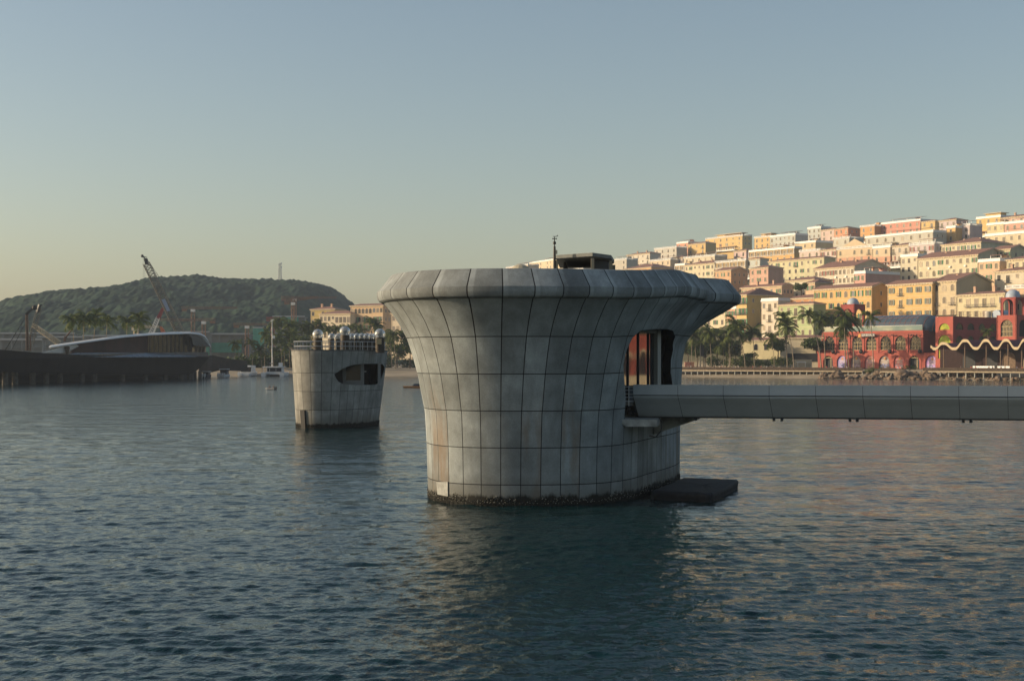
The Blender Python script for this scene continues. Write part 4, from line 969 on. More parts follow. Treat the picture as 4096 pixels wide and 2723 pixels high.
# group behind the smaller pier
building(1243, 1340, None, 1236, 'd8b850', 'H', 'p.pp', 'mustard yellow house on the far left of the town, before the hill', 3, 5, Y=860, th=24, xtra='h')
building(1278, 1402, None, 1254, 'f0e2c4', 'H', 'pppsdddds', 'white house between the mustard yellow and peach ones at left', 3, 8, Y=805, th=30)
building(1402, 1533, 1566, 1221, 'f0c490', 'H', 'aaaaaappp/aGaaGapGp', 'peach house with three storeys of arched windows behind the smaller pier', 4, 9, Y=800, th=30, gw=2, xtra='P')
building(1566, 1650, None, 1252, 'eedcc0', 'H', 'pppp', 'white house showing between the peach house and the big tower', 3, 5, Y=770, th=30)

# ================================================================== RED WATERFRONT RESTAURANT
M_red = mat('terracotta_red_wall', (.38, .10, .075), .85, var=.14, scale=.35)
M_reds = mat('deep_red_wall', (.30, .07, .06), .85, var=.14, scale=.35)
M_mull = mat('ochre_window_frame', (.42, .33, .18), .6)
M_glz = mat('dim_window_glass', (.05, .048, .045), .12, spec=.6, var=.6, scale=.3)
M_dome = mat('pale_blue_dome', (.36, .42, .50), .45, var=.08, scale=.6)
THR = R(52); UR = Vector((math.cos(THR), -math.sin(THR), 0)); VR = Vector((math.sin(THR), math.cos(THR), 0))
def on_line(px, p0, u):       # distance along a line p0 + s*u where it crosses photo column px
    t = (px - 2048) / F; return (t * p0.y - p0.x) / (u.x - t * u.y)
def arch_wall(mb, x0, x1, z0, z1, cx, aw, sill, spring, t=.6, y=0, n=10):
    """wall panel x0..x1, z0..z1 with an arched opening"""
    xa, xb = cx - aw / 2, cx + aw / 2
    mb.box(x0, xa, y, y + t, z0, z1); mb.box(xb, x1, y, y + t, z0, z1)
    if sill > z0: mb.box(xa, xb, y, y + t, z0, sill)
    pts = [(cx - aw / 2 * math.cos(math.pi * i / n), spring + aw / 2 * math.sin(math.pi * i / n)) for i in range(n + 1)]
    for (xA, zA), (xB, zB) in zip(pts[:-1], pts[1:]):
        mb.hexa([(xA, y, zA), (xB, y, zB), (xB, y + t, zB), (xA, y + t, zA), (xA, y, z1), (xB, y, z1), (xB, y + t, z1), (xA, y + t, z1)])
pm0 = P(3500, 1432, 590); pm0.z = 0
sL, sR = on_line(3291, pm0, UR), on_line(3692, pm0, UR); org = pm0 + UR * sL; Lr = sR - sL; ZB = 3.6
RD = thing('red_restaurant', 'terracotta red waterfront restaurant with a row of seven arched windows and glass vault', 'restaurant', (org.x, org.y, ZB), -THR)
def zr_(y, Y=590): return CZ + (HZ - y) * Y / F - ZB
zpar, zarch, zsill, zmid, zlow = zr_(1324), zr_(1344), zr_(1400), zr_(1412), zr_(1415)
nb = 7; bw = Lr / nb
fw = MB()
for i in range(nb):
    arch_wall(fw, i * bw, (i + 1) * bw, zmid - .4, zr_(1337), (i + .5) * bw, bw * .72, zsill, zarch - bw * .36, .7)
fw.box(0, Lr, 0, .7, zr_(1337), zpar)
fw.box(-.2, Lr + .2, -.35, -.01, zr_(1333), zr_(1330)); 
for i in range(nb + 1): fw.box(i * bw - .35, i * bw + .35, -.3, -.01, zmid, zr_(1337))
fw.box(0, .7, .71, 24, 0, zpar); fw.box(Lr - .7, Lr, .71, 24, 0, zpar); fw.box(.71, Lr - .71, 23.4, 24, 0, zpar); fw.box(.71, Lr - .71, 1.4, 23.3, zsill - .6, zsill - .3); fw.box(.71, Lr - .71, .72, 23.3, zpar - 1.0, zpar - .6)
fw.build('upper_wall', M_red, RD)
def arched_window(parent, x, y, z0, spring, aw, vert=4, glass=M_glz, name='window'):
    f = MB(); k = 10
    for j in range(vert + 1): xx = x - aw / 2 + aw * j / vert; f.box(xx - .09, xx + .09, y, y + .12, z0, spring)
    for z in (z0 + .05, z0 + (spring - z0) * .5, spring): f.box(x - aw / 2, x + aw / 2, y - .02, y + .12, z - .1, z + .1)
    for j in (1, 2, 3): a = math.pi * j / 4; f.bar((x, y + .06, spring), (x - aw / 2 * math.cos(a), y + .06, spring + aw / 2 * math.sin(a)), .07)
    o = f.build(name, M_mull, parent)
    p = MB().add([(x - aw / 2, y + .2, z0), (x + aw / 2, y + .2, z0)] + [(x + aw / 2 * math.cos(math.pi * j / k), y + .2, spring + aw / 2 * math.sin(math.pi * j / k)) for j in range(k + 1)], [tuple(range(k + 3))])
    p.build('pane', glass, o)
for i in range(nb): arched_window(RD, (i + .5) * bw, .35, zsill, zarch - bw * .36, bw * .72)
# ground storey, one metre forward
lw_ = MB(); x0, x1 = -9.5, Lr + 9
bays = [(-9.5, -.6)] + [(i * bw, (i + 1) * bw) for i in range(nb)] + [(Lr + .6, Lr + 9)]
PC = ['e8b04a', None, '8f7fb0', '7d6a66', 'b07a78', '7d6f6c', 'b0605c', None, 'a080b0']
def poster_mat(c, i):
    n = 'poster_print_%d' % i
    a = srgb(c); m = mat(n, a, .6, scale=.55, col2=tuple(min(.8, x * 1.7 + .05) for x in a)); return m
for i, (a, b2) in enumerate(bays):
    c = (a + b2) / 2; aw = (b2 - a) * .72
    if i == 8: arch_wall(lw_, a - .59, b2, 0, zlow + .4, c, aw, 0, zr_(1422) - aw / 2, .9, -1)
    else: arch_wall(lw_, a - .61 if i == 1 else a, b2 + (1.2 if i == 7 else .0) - (.01 if i == 7 else 0), 0, zlow + .4 if i not in (0,) else zr_(1400), c, aw, 0, zr_(1422) - aw / 2, .9, -1)
    if PC[i]:
        sp = zr_(1422) - aw / 2; k = 10
        o = MB().add([(c - aw / 2, -.45, 0), (c + aw / 2, -.45, 0)] + [(c + aw / 2 * math.cos(math.pi * j / k), -.45, sp + aw / 2 * math.sin(math.pi * j / k)) for j in range(k + 1)], [tuple(range(k + 3))]).build('poster', poster_mat(PC[i], i), RD)
        e = MB(); e.lathe([(.0, .0), (.55, .0)], k=14); em = e.build('emblem', mat('orange_emblem', (.6, .28, .08), .6), o, loc=(c, -.47, sp + aw * .26)); em.rotation_euler = (R(90), 0, 0)
        e = MB()
        for z_, w_ in ((.12, .62), (.02, .5), (-.08, .56)): e.box(c - aw * w_ / 2, c + aw * w_ / 2, -.48, -.46, sp + aw * z_, sp + aw * z_ + .22)
        e.build('caption', mat('pale_caption', (.6, .55, .5), .7), o)
        e = MB(); rg = random.Random(i)
        for _ in range(9):
            x, z, r = c + rg.uniform(-.36, .36) * aw, rg.uniform(.5, sp * .62), rg.uniform(.3, .75); e.add([(x - r, -.475 - .001 * _, z - r * .5), (x + r, -.475 - .001 * _, z - r * .6), (x + r * .7, -.475 - .001 * _, z + r * .6), (x - r * .5, -.475 - .001 * _, z + r * .8)], [(0, 1, 2, 3)])
        e.build('picture', mat('poster_picture_%d' % (i % 3), [(.55, .40, .45), (.62, .35, .22), (.35, .36, .55)][i % 3], .7, var=.4, scale=.8), o)
    else:
        MB().box(c - aw / 2, c + aw / 2, .6, .7, 0, zr_(1417)).build('dark_entrance', M_dark, RD)
        f = MB().box(c - aw / 2, c + aw / 2, -.5, -.35, zr_(1432), zr_(1429)).box(c - aw / 2, c + aw / 2, -.5, -.35, zr_(1421), zr_(1419)).box(c + aw * .2, c + aw * .26, -.5, -.35, 0, zr_(1432)).box(c - .06, c + .06, -.5, -.35, zr_(1432), zr_(1421)); f.build('door_frame', M_mull, RD)
lw_.build('lower_wall', M_red, RD)
for i in (1, 3, 5, 7, 8): 
    x = min(i, 7) * bw + (8.6 if i == 8 else 0); MB().sphere((x - .3, -1.7, zr_(1406)), .95, 6, (1, .8, 1)).build('loudspeaker', M_blackm, RD)
lb = MB(); rg = random.Random(2)
lb.box(0, Lr, -1.0, -.92, zr_(1340), zr_(1339))
for i in range(46): x = rg.uniform(0, Lr); lb.sphere((x, -.95, zr_(1341.5) - rg.uniform(0, .35)), rg.uniform(.16, .34), 4)
lb.build('lighting_bar', M_blackm, RD)
gr_ = MB(); gr_.box(.2, Lr - .2, -.15, -.1, zpar + .012, zpar + 2.0); gr_.build('glass_balustrade', mat('green_glass_rail', (.20, .27, .25), .1, spec=.8), RD)
MB().box(.2, Lr - .2, -.2, -.05, zpar + 2.0, zpar + 2.12).build('hand_rail', M_white, RD)
hg = MB(); rg = random.Random(5)
for i in range(34): leaf_blob(hg, (1 + i * (Lr - 2) / 33, 1.3, zpar + .7), .95, 34, .26, rg)
hg.build('terrace_planting', M_leaf, RD)
# glass barrel vault with half dome end
vx0, vx1, vr, vy = Lr * .40, Lr * .90, 8.2, 9.5
vz = zpar - .4; hgt = zr_(1263, 600) - vz; gv = MB(); k = 14
def vp(x, a, s=1): return (x, vy - vr * s * math.cos(a), vz + hgt * math.sin(a) ** .8 * s ** .5)
gv.loft([[vp(vx0 + (vx1 - vx0) * j / 10, math.pi * i / k) for i in range(k + 1)] for j in range(11)], close=False)
gv.loft([[(vx1 + vr * .9 * math.sin(q), vy - vr * math.cos(math.pi * i / k) * math.cos(q), vz + hgt * math.sin(math.pi * i / k) ** .8 * (math.cos(q) ** .6)) for i in range(k + 1)] for q in np.linspace(0, math.pi / 2 - .02, 8)], close=False)
gv.build('glass_vault', mat('blue_tinted_glass', (.06, .085, .11), .12, spec=.8), RD, smooth=True)
rb_ = MB()
for j in range(11): rb_.tube([vp(vx0 + (vx1 - vx0) * j / 10, math.pi * i / k, 1.004) for i in range(k + 1)], .10, 4)
for a in (.45, .9, 1.4): rb_.tube([vp(vx0, a, 1.004), vp(vx1, a, 1.004)], .07, 4)
for q in (.5, 1.0): rb_.tube([(vx1 + vr * .9 * math.sin(q), vy - vr * 1.004 * math.cos(math.pi * i / k) * math.cos(q), vz + hgt * math.sin(math.pi * i / k) ** .8 * (math.cos(q) ** .6)) for i in range(k + 1)], .1, 4)
rb_.build('vault_rib', mat('rust_red_rib', (.22, .08, .06), .6), RD)
# sign
sx = on_line(3478, pm0, UR) - sL
SG = thing('restaurant_sign', 'white lettered sign board with orange emblem on the red restaurant front', 'sign', tuple(org + UR * (sx - 4.4) - VR * 1.35 + Vector((0, 0, ZB + zr_(1346)))), -THR)
MB().box(1.2, 8.2, 0, .15, 0, 1.35).build('board', mat('grey_sign_board', (.16, .13, .12), .6), SG)
tcv = bpy.data.curves.new('letters', 'FONT'); tcv.body = 'SUN BAVARIA'; tcv.size = 1.25; tcv.extrude = .04; tmp = bpy.data.objects.new('tmp', tcv); COL.objects.link(tmp)
dg = bpy.context.evaluated_depsgraph_get(); me = bpy.data.meshes.new_from_object(tmp.evaluated_get(dg)); bpy.data.objects.remove(tmp)
me.materials.clear(); me.materials.append(mat('white_letter', (.8, .8, .78), .5)); xs = [v.co.x for v in me.vertices]; wtx = max(xs) - min(xs)
tx = link('letters', me, SG, (1.4, -.08, .25)); tx.rotation_euler = (R(90), 0, 0); tx.scale = (6.6 / wtx, 1, 1)
e = MB().lathe([(0, 0), (.75, 0), (.75, .12), (0, .12)], k=16).build('emblem', mat('orange_emblem', (.6, .28, .08), .6), SG, loc=(.3, 0, .55)); e.rotation_euler = (R(90), 0, 0)
MB().box(-.55, 1.1, .02, .1, -.35, .1).build('emblem_base', mat('orange_emblem', (.6, .28, .08), .6), SG)

def kiosk(name, label, pxc, Y, w, ytop, ybot, dome_r, zb=None, th=THR, lower=None):
    c = P(pxc, ybot, Y); h = (ybot - ytop) * Y / F
    t = thing(name, label, 'dome tower', (c.x, c.y, c.z), -th)
    for k in range(4):
        m = MB(); arch_wall(m, -w / 2, w / 2, 0, h, 0, w * .66, 0, h * .62, .55, -w / 2); o = m.build('arch', M_reds if True else M_red, t, rz=k * math.pi / 2)
    MB().box(-w / 2 - .15, w / 2 + .15, -w / 2 - .15, w / 2 + .15, h, h + .35).build('cornice', M_reds, t)
    r = dome_r
    MB().lathe([(r, .36), (r, .8)] + [(r * math.cos(a), .8 + r * math.sin(a)) for a in np.linspace(.05, math.pi / 2, 10)], c=(0, 0, h), k=28).build('dome', M_dome, t, smooth=True)
    if lower:
        m = MB(); lw, lh = lower
        for k in range(4):
            m = MB(); arch_wall(m, -lw / 2, lw / 2, -lh, -.01, 0, lw * .6, -lh * .68 if k else -lh * .68, -lh * .36, .6, -lw / 2); m.build('base_arch', M_red, t, rz=k * math.pi / 2)
        arched_window(t, 0, -lw / 2 + .35, -lh * .68, -lh * .36, lw * .6)
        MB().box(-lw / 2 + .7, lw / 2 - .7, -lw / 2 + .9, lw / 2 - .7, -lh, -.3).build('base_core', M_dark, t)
    return t
kiosk('dome_pavilion', 'red arched kiosk with pale blue dome rising behind palms left of the glass vault', 3412, 618, 7.4, 1221, 1318, 2.55)
kiosk('dome_tower', 'red arched tower with pale blue dome at the right edge of the picture', 4052, 536, 6.6, 1194, 1261, 2.7, lower=(8.6, 12))
# second red wing with murals, in shade
w0 = P(3812, 1432, 556); w0.z = 0; s0 = on_line(3742, w0, UR); o2 = w0 + UR * s0; L2 = -s0; W2 = 31
RW = thing('red_wing', 'dark red arcaded wing with green murals behind the wavy canopy', 'building', (o2.x, o2.y, ZB), -THR)
z2 = CZ + (HZ - 1265) * 556 / F - ZB; zf = CZ + (HZ - 1321) * 556 / F - ZB
m = MB(); arch_wall(m, 0, L2, zf, z2, L2 * .5, L2 * .62, zf + .3, z2 - 5.2, .6); arch_wall(m, 0, L2, 4, zf - .01, L2 * .5, L2 * .7, 4.3, zf - 4.6, .6); m.box(0, L2, 0, .6, 0, 3.99)
m.build('front_wall', M_red, RW)
m = MB(); nb2 = 4
for i in range(nb2):
    a, b2 = W2 / nb2 * i, W2 / nb2 * (i + 1); arch_wall(m, a, b2, zf, z2, (a + b2) / 2, 5.0, zf + .3, z2 - 5.0, .6); arch_wall(m, a, b2, 0, zf - .01, (a + b2) / 2, 5.0, 4.4, zf - 4.6, .6)
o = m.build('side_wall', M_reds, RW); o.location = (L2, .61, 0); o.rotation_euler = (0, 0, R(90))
MB().box(.61, L2 - .75, .8, W2, 0, z2 - .4).build('core', M_dark, RW)
M_mur = mat('green_yellow_mural', (.12, .25, .03), .8, scale=.35, col2=(.55, .48, .06)); M_mur2 = mat('dark_mural', (.03, .05, .05), .8, scale=.5, col2=(.20, .16, .05))
def mural(x, y, z0, sp, aw, m, side):
    k = 10; f = [(-aw / 2, 0, z0), (aw / 2, 0, z0)] + [(aw / 2 * math.cos(math.pi * j / k), 0, sp + aw / 2 * math.sin(math.pi * j / k)) for j in range(k + 1)]
    o = MB().add(f, [tuple(range(k + 3))]).build('mural', m, RW); o.location = (x, y, 0); o.rotation_euler = (0, 0, R(90) if side else 0)
mural(L2 * .5, .35, zf + .3, z2 - 5.2, L2 * .62, M_mur, 0); mural(L2 * .5, .35, 4.3, zf - 4.6, L2 * .7, M_mur, 0)
for i in range(nb2):
    mural(L2 - .3, .61 + W2 / nb2 * (i + .5), zf + .3, z2 - 5.0, 5.0, M_mur2 if i != 1 else M_glz, 1); mural(L2 - .3, .61 + W2 / nb2 * (i + .5), 4.4, zf - 4.6, 5.0, M_mur2, 1)
rl = MB()
for zz in (.6, 1.3, 2.0): rl.tube([(0, .3, z2 + zz), (L2 - .3, .3, z2 + zz), (L2 - .3, W2, z2 + zz)], .06, 4)
for i in range(14): rl.bar((L2 - .3, .3 + i * W2 / 13, z2), (L2 - .3, .3 + i * W2 / 13, z2 + 2.05), .06)
rl.build('roof_railing', mat('rust_red_rib', (.22, .08, .06), .6), RW)
pq = P(3985, 1262, 566)
t = thing('roof_tank', 'grey half round plant housing on the dark red wing roof', 'plant unit', (pq.x, pq.y, CZ + (HZ - 1266) * 556 / F), -THR)
a = np.linspace(0, math.pi, 9); MB().loft([[(2.1 * math.cos(x), y, 3.0 * math.sin(x) ** .7) for x in a] for y in (0, 7)], close=False).add([(2.1 * math.cos(x), 0, 3.0 * math.sin(x) ** .7) for x in a], [tuple(range(9))]).build('housing', M_dome, t)
MB().lathe([(0, .02), (1.3, .02), (1.3, 2.2), (1.0, 2.5), (0, 2.6)], c=(-3.5, -.5, 0), k=16).build('tank', mat('pale_tank', (.55, .50, .42), .5), t)
# wavy canopy
c0 = P(4096, 1432, 505); c0.z = 0; sa, sb = on_line(3724, c0, UR), on_line(4230, c0, UR)
WCY = thing('wavy_canopy', 'wavy concrete canopy with beige edge and purple top over the dim cafe terrace', 'canopy', (c0 + UR * sa)[:], -THR)
N = 110; ctr = []
Lc = sb - sa
xs = np.linspace(0, Lc, N)
pxs = [(2048 + F * (c0 + UR * (sa + x)).x / (c0 + UR * (sa + x)).y) for x in xs]
WPX = [3724, 3738, 3775, 3818, 3862, 3905, 3945, 3985, 4025, 4066, 4100, 4140, 4180, 4230]; WPY = [1384, 1393, 1371, 1392, 1360, 1391, 1359, 1391, 1358, 1391, 1358, 1391, 1358, 1380]
def cosint(p):
    i = int(np.clip(np.searchsorted(WPX, p) - 1, 0, len(WPX) - 2)); f = (p - WPX[i]) / (WPX[i + 1] - WPX[i]); f = np.clip((f - .5) * 1.3 + .5, 0, 1); f = (1 - math.cos(math.pi * f)) / 2; return WPY[i] * (1 - f) + WPY[i + 1] * f
zs = []
for x, p in zip(xs, pxs): Yq = (c0 + UR * (sa + x)).y; zs.append(CZ + (HZ - cosint(p)) * Yq / F)
sh = MB(); sh.loft([[(x, 0, z), (x, 13, z), (x, 13, z - .35), (x, 0, z - .35)] for x, z in zip(xs, zs)], caps=True); sh.build('shell', mat('purple_canopy', (.14, .045, .06), .7, var=.15, scale=.4), WCY, smooth=False)
ed = MB(); ed.loft([[(x, -.3, z + .3), (x, -.012, z + .3), (x, -.012, z - .75), (x, -.3, z - .75)] for x, z in zip(xs, zs)], caps=True); ed.build('edge', mat('beige_edge', (.50, .40, .26), .8, var=.1, scale=.6), WCY)
for p, m_ in ((3768, 0), (3852, 0), (3938, 0), (3995, 0), (4025, 0), (4080, 0)):
    x = on_line(p, c0, UR) - sa; MB().tube([(x, 1.2, ZB), (x, 1.2, 13.2)], .22, 7).build('column', M_wood, WCY)
bw_ = MB().box(-4.5, Lc, 12.2, 12.6, ZB, 11.6); bw_.build('rear_wall', mat('shade_darkened_wall', (.030, .014, .012), .85, var=.3), WCY)  # wall colour darkened to paint in the shade under the canopy
for p, wd, col in ((3775, 5.5, M_dark), (3935, 5.5, M_wood), (4010, 3.2, M_cream), (4075, 6, M_dark), (3868, 4.5, M_dark)):
    x = on_line(p + 26, c0, UR) - sa; k = 8; f = [(x - wd / 2, 12.1, ZB), (x + wd / 2, 12.1, ZB)] + [(x + wd / 2 * math.cos(math.pi * j / k), 12.1, ZB + 4 + wd / 2 * math.sin(math.pi * j / k)) for j in range(k + 1)]
    MB().add(f, [tuple(range(k + 3))]).build('doorway', col, WCY)

# ================================================================== BOARDWALKS
def boardwalk(pxa, Ya, pxb, Yb, label, wd=7, step=2.9, zd=3.0, lowz=-.6):
    a = P(pxa, HZ, Ya); b2 = P(pxb, HZ, Yb); a.z = b2.z = 0; u = (b2 - a); L = u.length; ang = math.atan2(u.y, u.x)
    t = thing('boardwalk', label, 'boardwalk', tuple(a), ang)
    MB().box(0, L, 0, wd, zd - .35, zd).box(0, L, -.15, -.01, zd - .5, zd + .05).build('deck', mat('pale_timber_deck', (.33, .27, .19), .85, var=.2, scale=1.5), t)
    n = int(L / step); r = MB()
    pile = None
    for i in range(n + 1):
        x = min(L - .2, .2 + i * (L - .4) / n)
        if pile is None: pile = MB().tube([(0, .5, lowz), (0, .5, zd - .36)], .26, 7).build('pile', mat('grey_pile', (.34, .34, .31), .85, var=.25, scale=2), t, loc=(x, 0, 0))
        else: link('pile', pile.data, t, (x, 0, 0))
    for i in range(n // 2 + 1): r.box(.2 + i * (L - .4) / (n // 2) - .06, .2 + i * (L - .4) / (n // 2) + .06, .05, .17, zd, zd + 1.25)
    for z in (.45, .8, 1.2): r.box(0, L, .07, .14, zd + z, zd + z + .07)
    r.build('railing', M_wood, t)
    fs_ = MB(); rg = random.Random(L)       # woven netting screen behind the rail
    fs_.box(0, L, .2, .24, zd, zd + 1.2); fs_.build('rail_screen', mat('dark_rail_screen', (.06, .045, .035), .9, var=.6, scale=1.6), t)
    return t, a, u.normalized(), ang, L
B1, ba, bu, bang, bL = boardwalk(2620, 606, 3450, 548, 'long boardwalk on pale piles below the palms, right of the big tower')
B2, b2a, b2u, b2ang, b2L = boardwalk(3690, 524, 4230, 486, 'boardwalk on pale piles over the rocks below the wavy canopy', step=3.3, zd=3.2)
B3, b3a, b3u, b3ang, b3L = boardwalk(3520, 536, 3585, 531, 'small lookout deck on piles above the rocks', step=2.0, zd=3.0, wd=4)

# boulders
rkm = mat('brown_boulder', (.10, .068, .048), .9, scale=.9, col2=(.23, .17, .12), bump=.6)
RK = []
for s in range(6):
    bm = bmesh.new(); bmesh.ops.create_icosphere(bm, subdivisions=3, radius=1); rg = random.Random(s); o_ = [rg.uniform(0, 9) for _ in range(3)]
    for v in bm.verts:
        n = noise2(np.array([v.co.x * 1.1 + o_[0] + v.co.z * .7]), np.array([v.co.y * 1.1 + o_[1] - v.co.z * .5]), s, 3)[0]; v.co *= 1 + .75 * n
    me = bpy.data.meshes.new('boulder'); bm.to_mesh(me); bm.free(); me.materials.append(rkm); me.polygons.foreach_set('use_smooth', [False] * len(me.polygons)); RK.append(me)
rg = random.Random(21)
def rock(px, py, rpx, dy=0, label='brown boulder among many heaped on the shore under the red restaurant terrace', grp='shore boulders'):
    t_ = (px - 2048) / F; Y = np.interp(px, [2740, 3270, 4100], [590, 546, 496]) + dy
    p = P(px, py, Y); r = rpx * Y / F
    o = link('boulder', RK[rg.randrange(6)], None, tuple(p)); o.scale = (r * rg.uniform(.9, 1.3), r * rg.uniform(.8, 1.2), r * rg.uniform(.6, .85)); o.rotation_euler = (rg.uniform(-.3, .3), rg.uniform(-.3, .3), rg.uniform(0, 6.3))
    tag(o, label, 'boulder', grp)
for px in range(3290, 4100, 13):
    rock(px + rg.uniform(-6, 6), 1508 + rg.uniform(-4, 6) + (px - 3290) * .012, rg.uniform(7, 13), rg.uniform(-2, 3))
for px in range(3480, 4000, 26): rock(px + rg.uniform(-8, 8), 1494 + rg.uniform(-5, 4), rg.uniform(9, 17), rg.uniform(4, 9))
rock(3612, 1500, 23, 4, 'largest low flat boulder in the rock bank right of the small lookout deck'); rock(3700, 1496, 19, 4, 'rounded tall boulder at the left end of the second boardwalk')
rock(3728, 1508, 20, 1, 'pale boulder at the water line under the second boardwalk end'); rock(3300, 1499, 16, 5, 'leftmost large orange boulder under the end of the long boardwalk'); rock(3350, 1497, 20, 4, 'flat topped orange boulder under the red restaurant')

# ================================================================== PALMS, TREES AND SHRUBS
def ordl(lst): return sorted(lst, key=lambda r: r[2])
front = [(2766, 1466, 2770, 1330, 1), (2784, 1472, 2778, 1345, 0), (2846, 1452, 2836, 1325, 2), (2918, 1453, 2915, 1335, 0), (2920, 1456, 2940, 1292, 2), (2982, 1462, 2950, 1318, 1), (2895, 1450, 2892, 1372, 2),
         (3018, 1440, 3010, 1328, 5), (3098, 1465, 3086, 1353, 4), (3150, 1448, 3132, 1270, 4), (3176, 1460, 3148, 1305, 3), (3286, 1470, 3233, 1258, 1), (3302, 1465, 3288, 1275, 5), (3396, 1465, 3370, 1305, 2), (3416, 1465, 3406, 1285, 1), (3382, 1466, 3376, 1262, 2), (3494, 1468, 3481, 1268, 4)]
for i, (bx_, by, cx_, cy_, k) in enumerate(ordl(front)):
    Y = np.interp(bx_, [2740, 3500], [606, 560]) + (4 if i % 2 else 0); b0 = P(bx_, by, Y); b0.z = 3.0
    palm(b0, P(cx_, cy_, Y), '%s coconut palm from the left in the row along the long boardwalk' % ORD[i], 'palms along the boardwalk', k, 1.25 if k != 4 else 1.15)
for i, (bx_, by, cx_, cy_, Y) in enumerate([(3955, 1370, 3948, 1325, 548), (4008, 1358, 4022, 1308, 540), (4092, 1352, 4090, 1325, 536)]):
    palm(P(bx_, by + 20, Y), P(cx_, cy_, Y), ['low palm behind the middle waves of the canopy', 'low palm before the right red dome tower', 'low palm cut by the right edge above the canopy'][i], 'palms behind the wavy canopy', i, .62)
grove = [(944, 1375, 0, 640), (1003, 1372, 1, 640), (1064, 1335, 2, 660), (1040, 1398, 3, 640), (1085, 1362, 5, 650), (1096, 1300, 1, 690), (1117, 1284, 0, 695), (1120, 1345, 2, 655), (1100, 1402, 4, 640), (1142, 1385, 0, 645), (1160, 1303, 5, 680), (1166, 1296, 1, 690), (1152, 1345, 3, 660), (1178, 1335, 2, 670),
         (1190, 1362, 0, 650), (1210, 1310, 1, 690), (1234, 1308, 2, 690), (1226, 1362, 5, 655), (1252, 1300, 0, 690), (1284, 1300, 2, 690), (1310, 1322, 1, 680), (1346, 1318, 5, 680), (1396, 1312, 0, 690), (1440, 1322, 2, 680), (1482, 1286, 1, 690), (1504, 1300, 5, 690), (1530, 1345, 3, 660), (1574, 1338, 0, 640), (1560, 1352, 2, 650), (1372, 1345, 2, 670)]
for i, (cx_, cy_, k, Y) in enumerate(sorted(grove)):
    b0 = P(cx_ + (8 if i % 3 else -6), 1470, Y); b0.z = 2.8 + .0
    palm(b0, P(cx_, cy_, Y), '%s coconut palm from the left in the beach grove behind the smaller pier' % ORD[i], 'palms of the beach grove', k, 1.08 if cy_ < 1350 else .95)
tree(1640, 1482, 640, 150, 165, 'full dark tree on the beach close to the left edge of the big tower', 3)
tree(1588, 1482, 660, 100, 110, 'smaller dark tree on the beach beside the big tower', 8)
tree(2868, 1455, 612, 110, 95, 'dark round tree among the boardwalk palms near the speaker tower', 5)
tree(3112, 1440, 600, 80, 85, 'spreading green tree before the cream terrace house', 6)
tree(3205, 1178, 650, 60, 45, 'small dark tree between houses left of the long yellow house', 11)
tree(3265, 1410, 612, 110, 55, 'low tree beside the left end of the red restaurant', 12)
tree(2790, 1470, 615, 90, 110, 'tree behind the first boardwalk palms beside the big tower', 14)
hed = [(930, 60), (990, 70), (1050, 80), (1105, 85), (1160, 90), (1215, 85), (1275, 80), (1340, 70), (1400, 75), (1465, 70), (1530, 75), (1650, 60)]
for i, (px, h) in enumerate(hed): shrub(px, 1482, 668, 74, h, '%s dark bushy shrub from the left under the beach grove palms' % ORD[i], M_leaf, i, group='shrubs under the grove')
hed = [(2870, 45), (2940, 38), (3000, 42), (3055, 34), (3130, 45), (3185, 40), (3000, 30)]
for i, (px, h) in enumerate(sorted(hed)[:6]): shrub(px, 1466, 612 - (px - 2800) * .06, 78, h, '%s rounded green shrub from the left behind the long boardwalk' % ORD[i], M_leafb if i % 2 else M_leaf, 30 + i, group='shrubs behind the boardwalk')
shrub(3492, 1492, 540, 62, 26, 'bright green creeper bush spilling over the rocks by the long boardwalk end', M_leafb, 50)
shrub(3640, 1478, 534, 60, 18, 'low dark green bush right of the small lookout deck', M_leaf, 51)

for i, (px, wpx, hpx) in enumerate([(2752, 80, 120), (2820, 90, 95), (2905, 90, 100), (2942, 80, 115), (2990, 70, 60)]):
    tree(px, 1470, 618 + 3 * i, wpx, hpx, '%s dark leafy tree from the left in the thicket behind the first boardwalk palms' % ORD[i], 60 + i, group='thicket behind the boardwalk')
for i, (bx_, cx_, cy_, k) in enumerate([(2800, 2806, 1352, 3), (2868, 2862, 1330, 5), (2960, 2968, 1345, 0)]):
    b0 = P(bx_, 1460, 620); b0.z = 3.2; palm(b0, P(cx_, cy_, 620), '%s palm from the left half hidden in the thicket behind the boardwalk' % ORD[i], 'palms in the thicket', k, .95)
# cream terrace house with brown roof behind the palms
o = building(2965, 3165, 3180, 1360, 'e2d6a4', 'H', '.aaaa', 'low cream villa with arched doors and brown roof behind the boardwalk palms', 1, 5, Y=628, th=35, gw=0, fs=9, H=11.5)
o = building(3120, 3292, 3300, 1350, 'cfc3a4', 'H', '....', 'low cafe house with big plain brown roof beside the red restaurant', 1, 4, Y=612, th=30, gw=0, fs=9, H=11.5)
MB().box(3, 22, -.3, .1, 1.0, 4.6).build('dark_counter_opening', M_dark, o)
# terrace wall
a = P(2940, 1432, 622); b2 = P(3245, 1432, 596); a.z = b2.z = 0; u = b2 - a
t = thing('terrace_wall', 'low pale terrace wall in front of the cream villa', 'wall', tuple(a), math.atan2(u.y, u.x)); MB().box(0, u.length, 0, .5, 2.5, 7.2).box(-.1, u.length + .1, -.12, .62, 7.2, 7.45).build('wall', mat('pale_terrace_render', (.42, .38, .30), .85, var=.15, scale=.5), t)

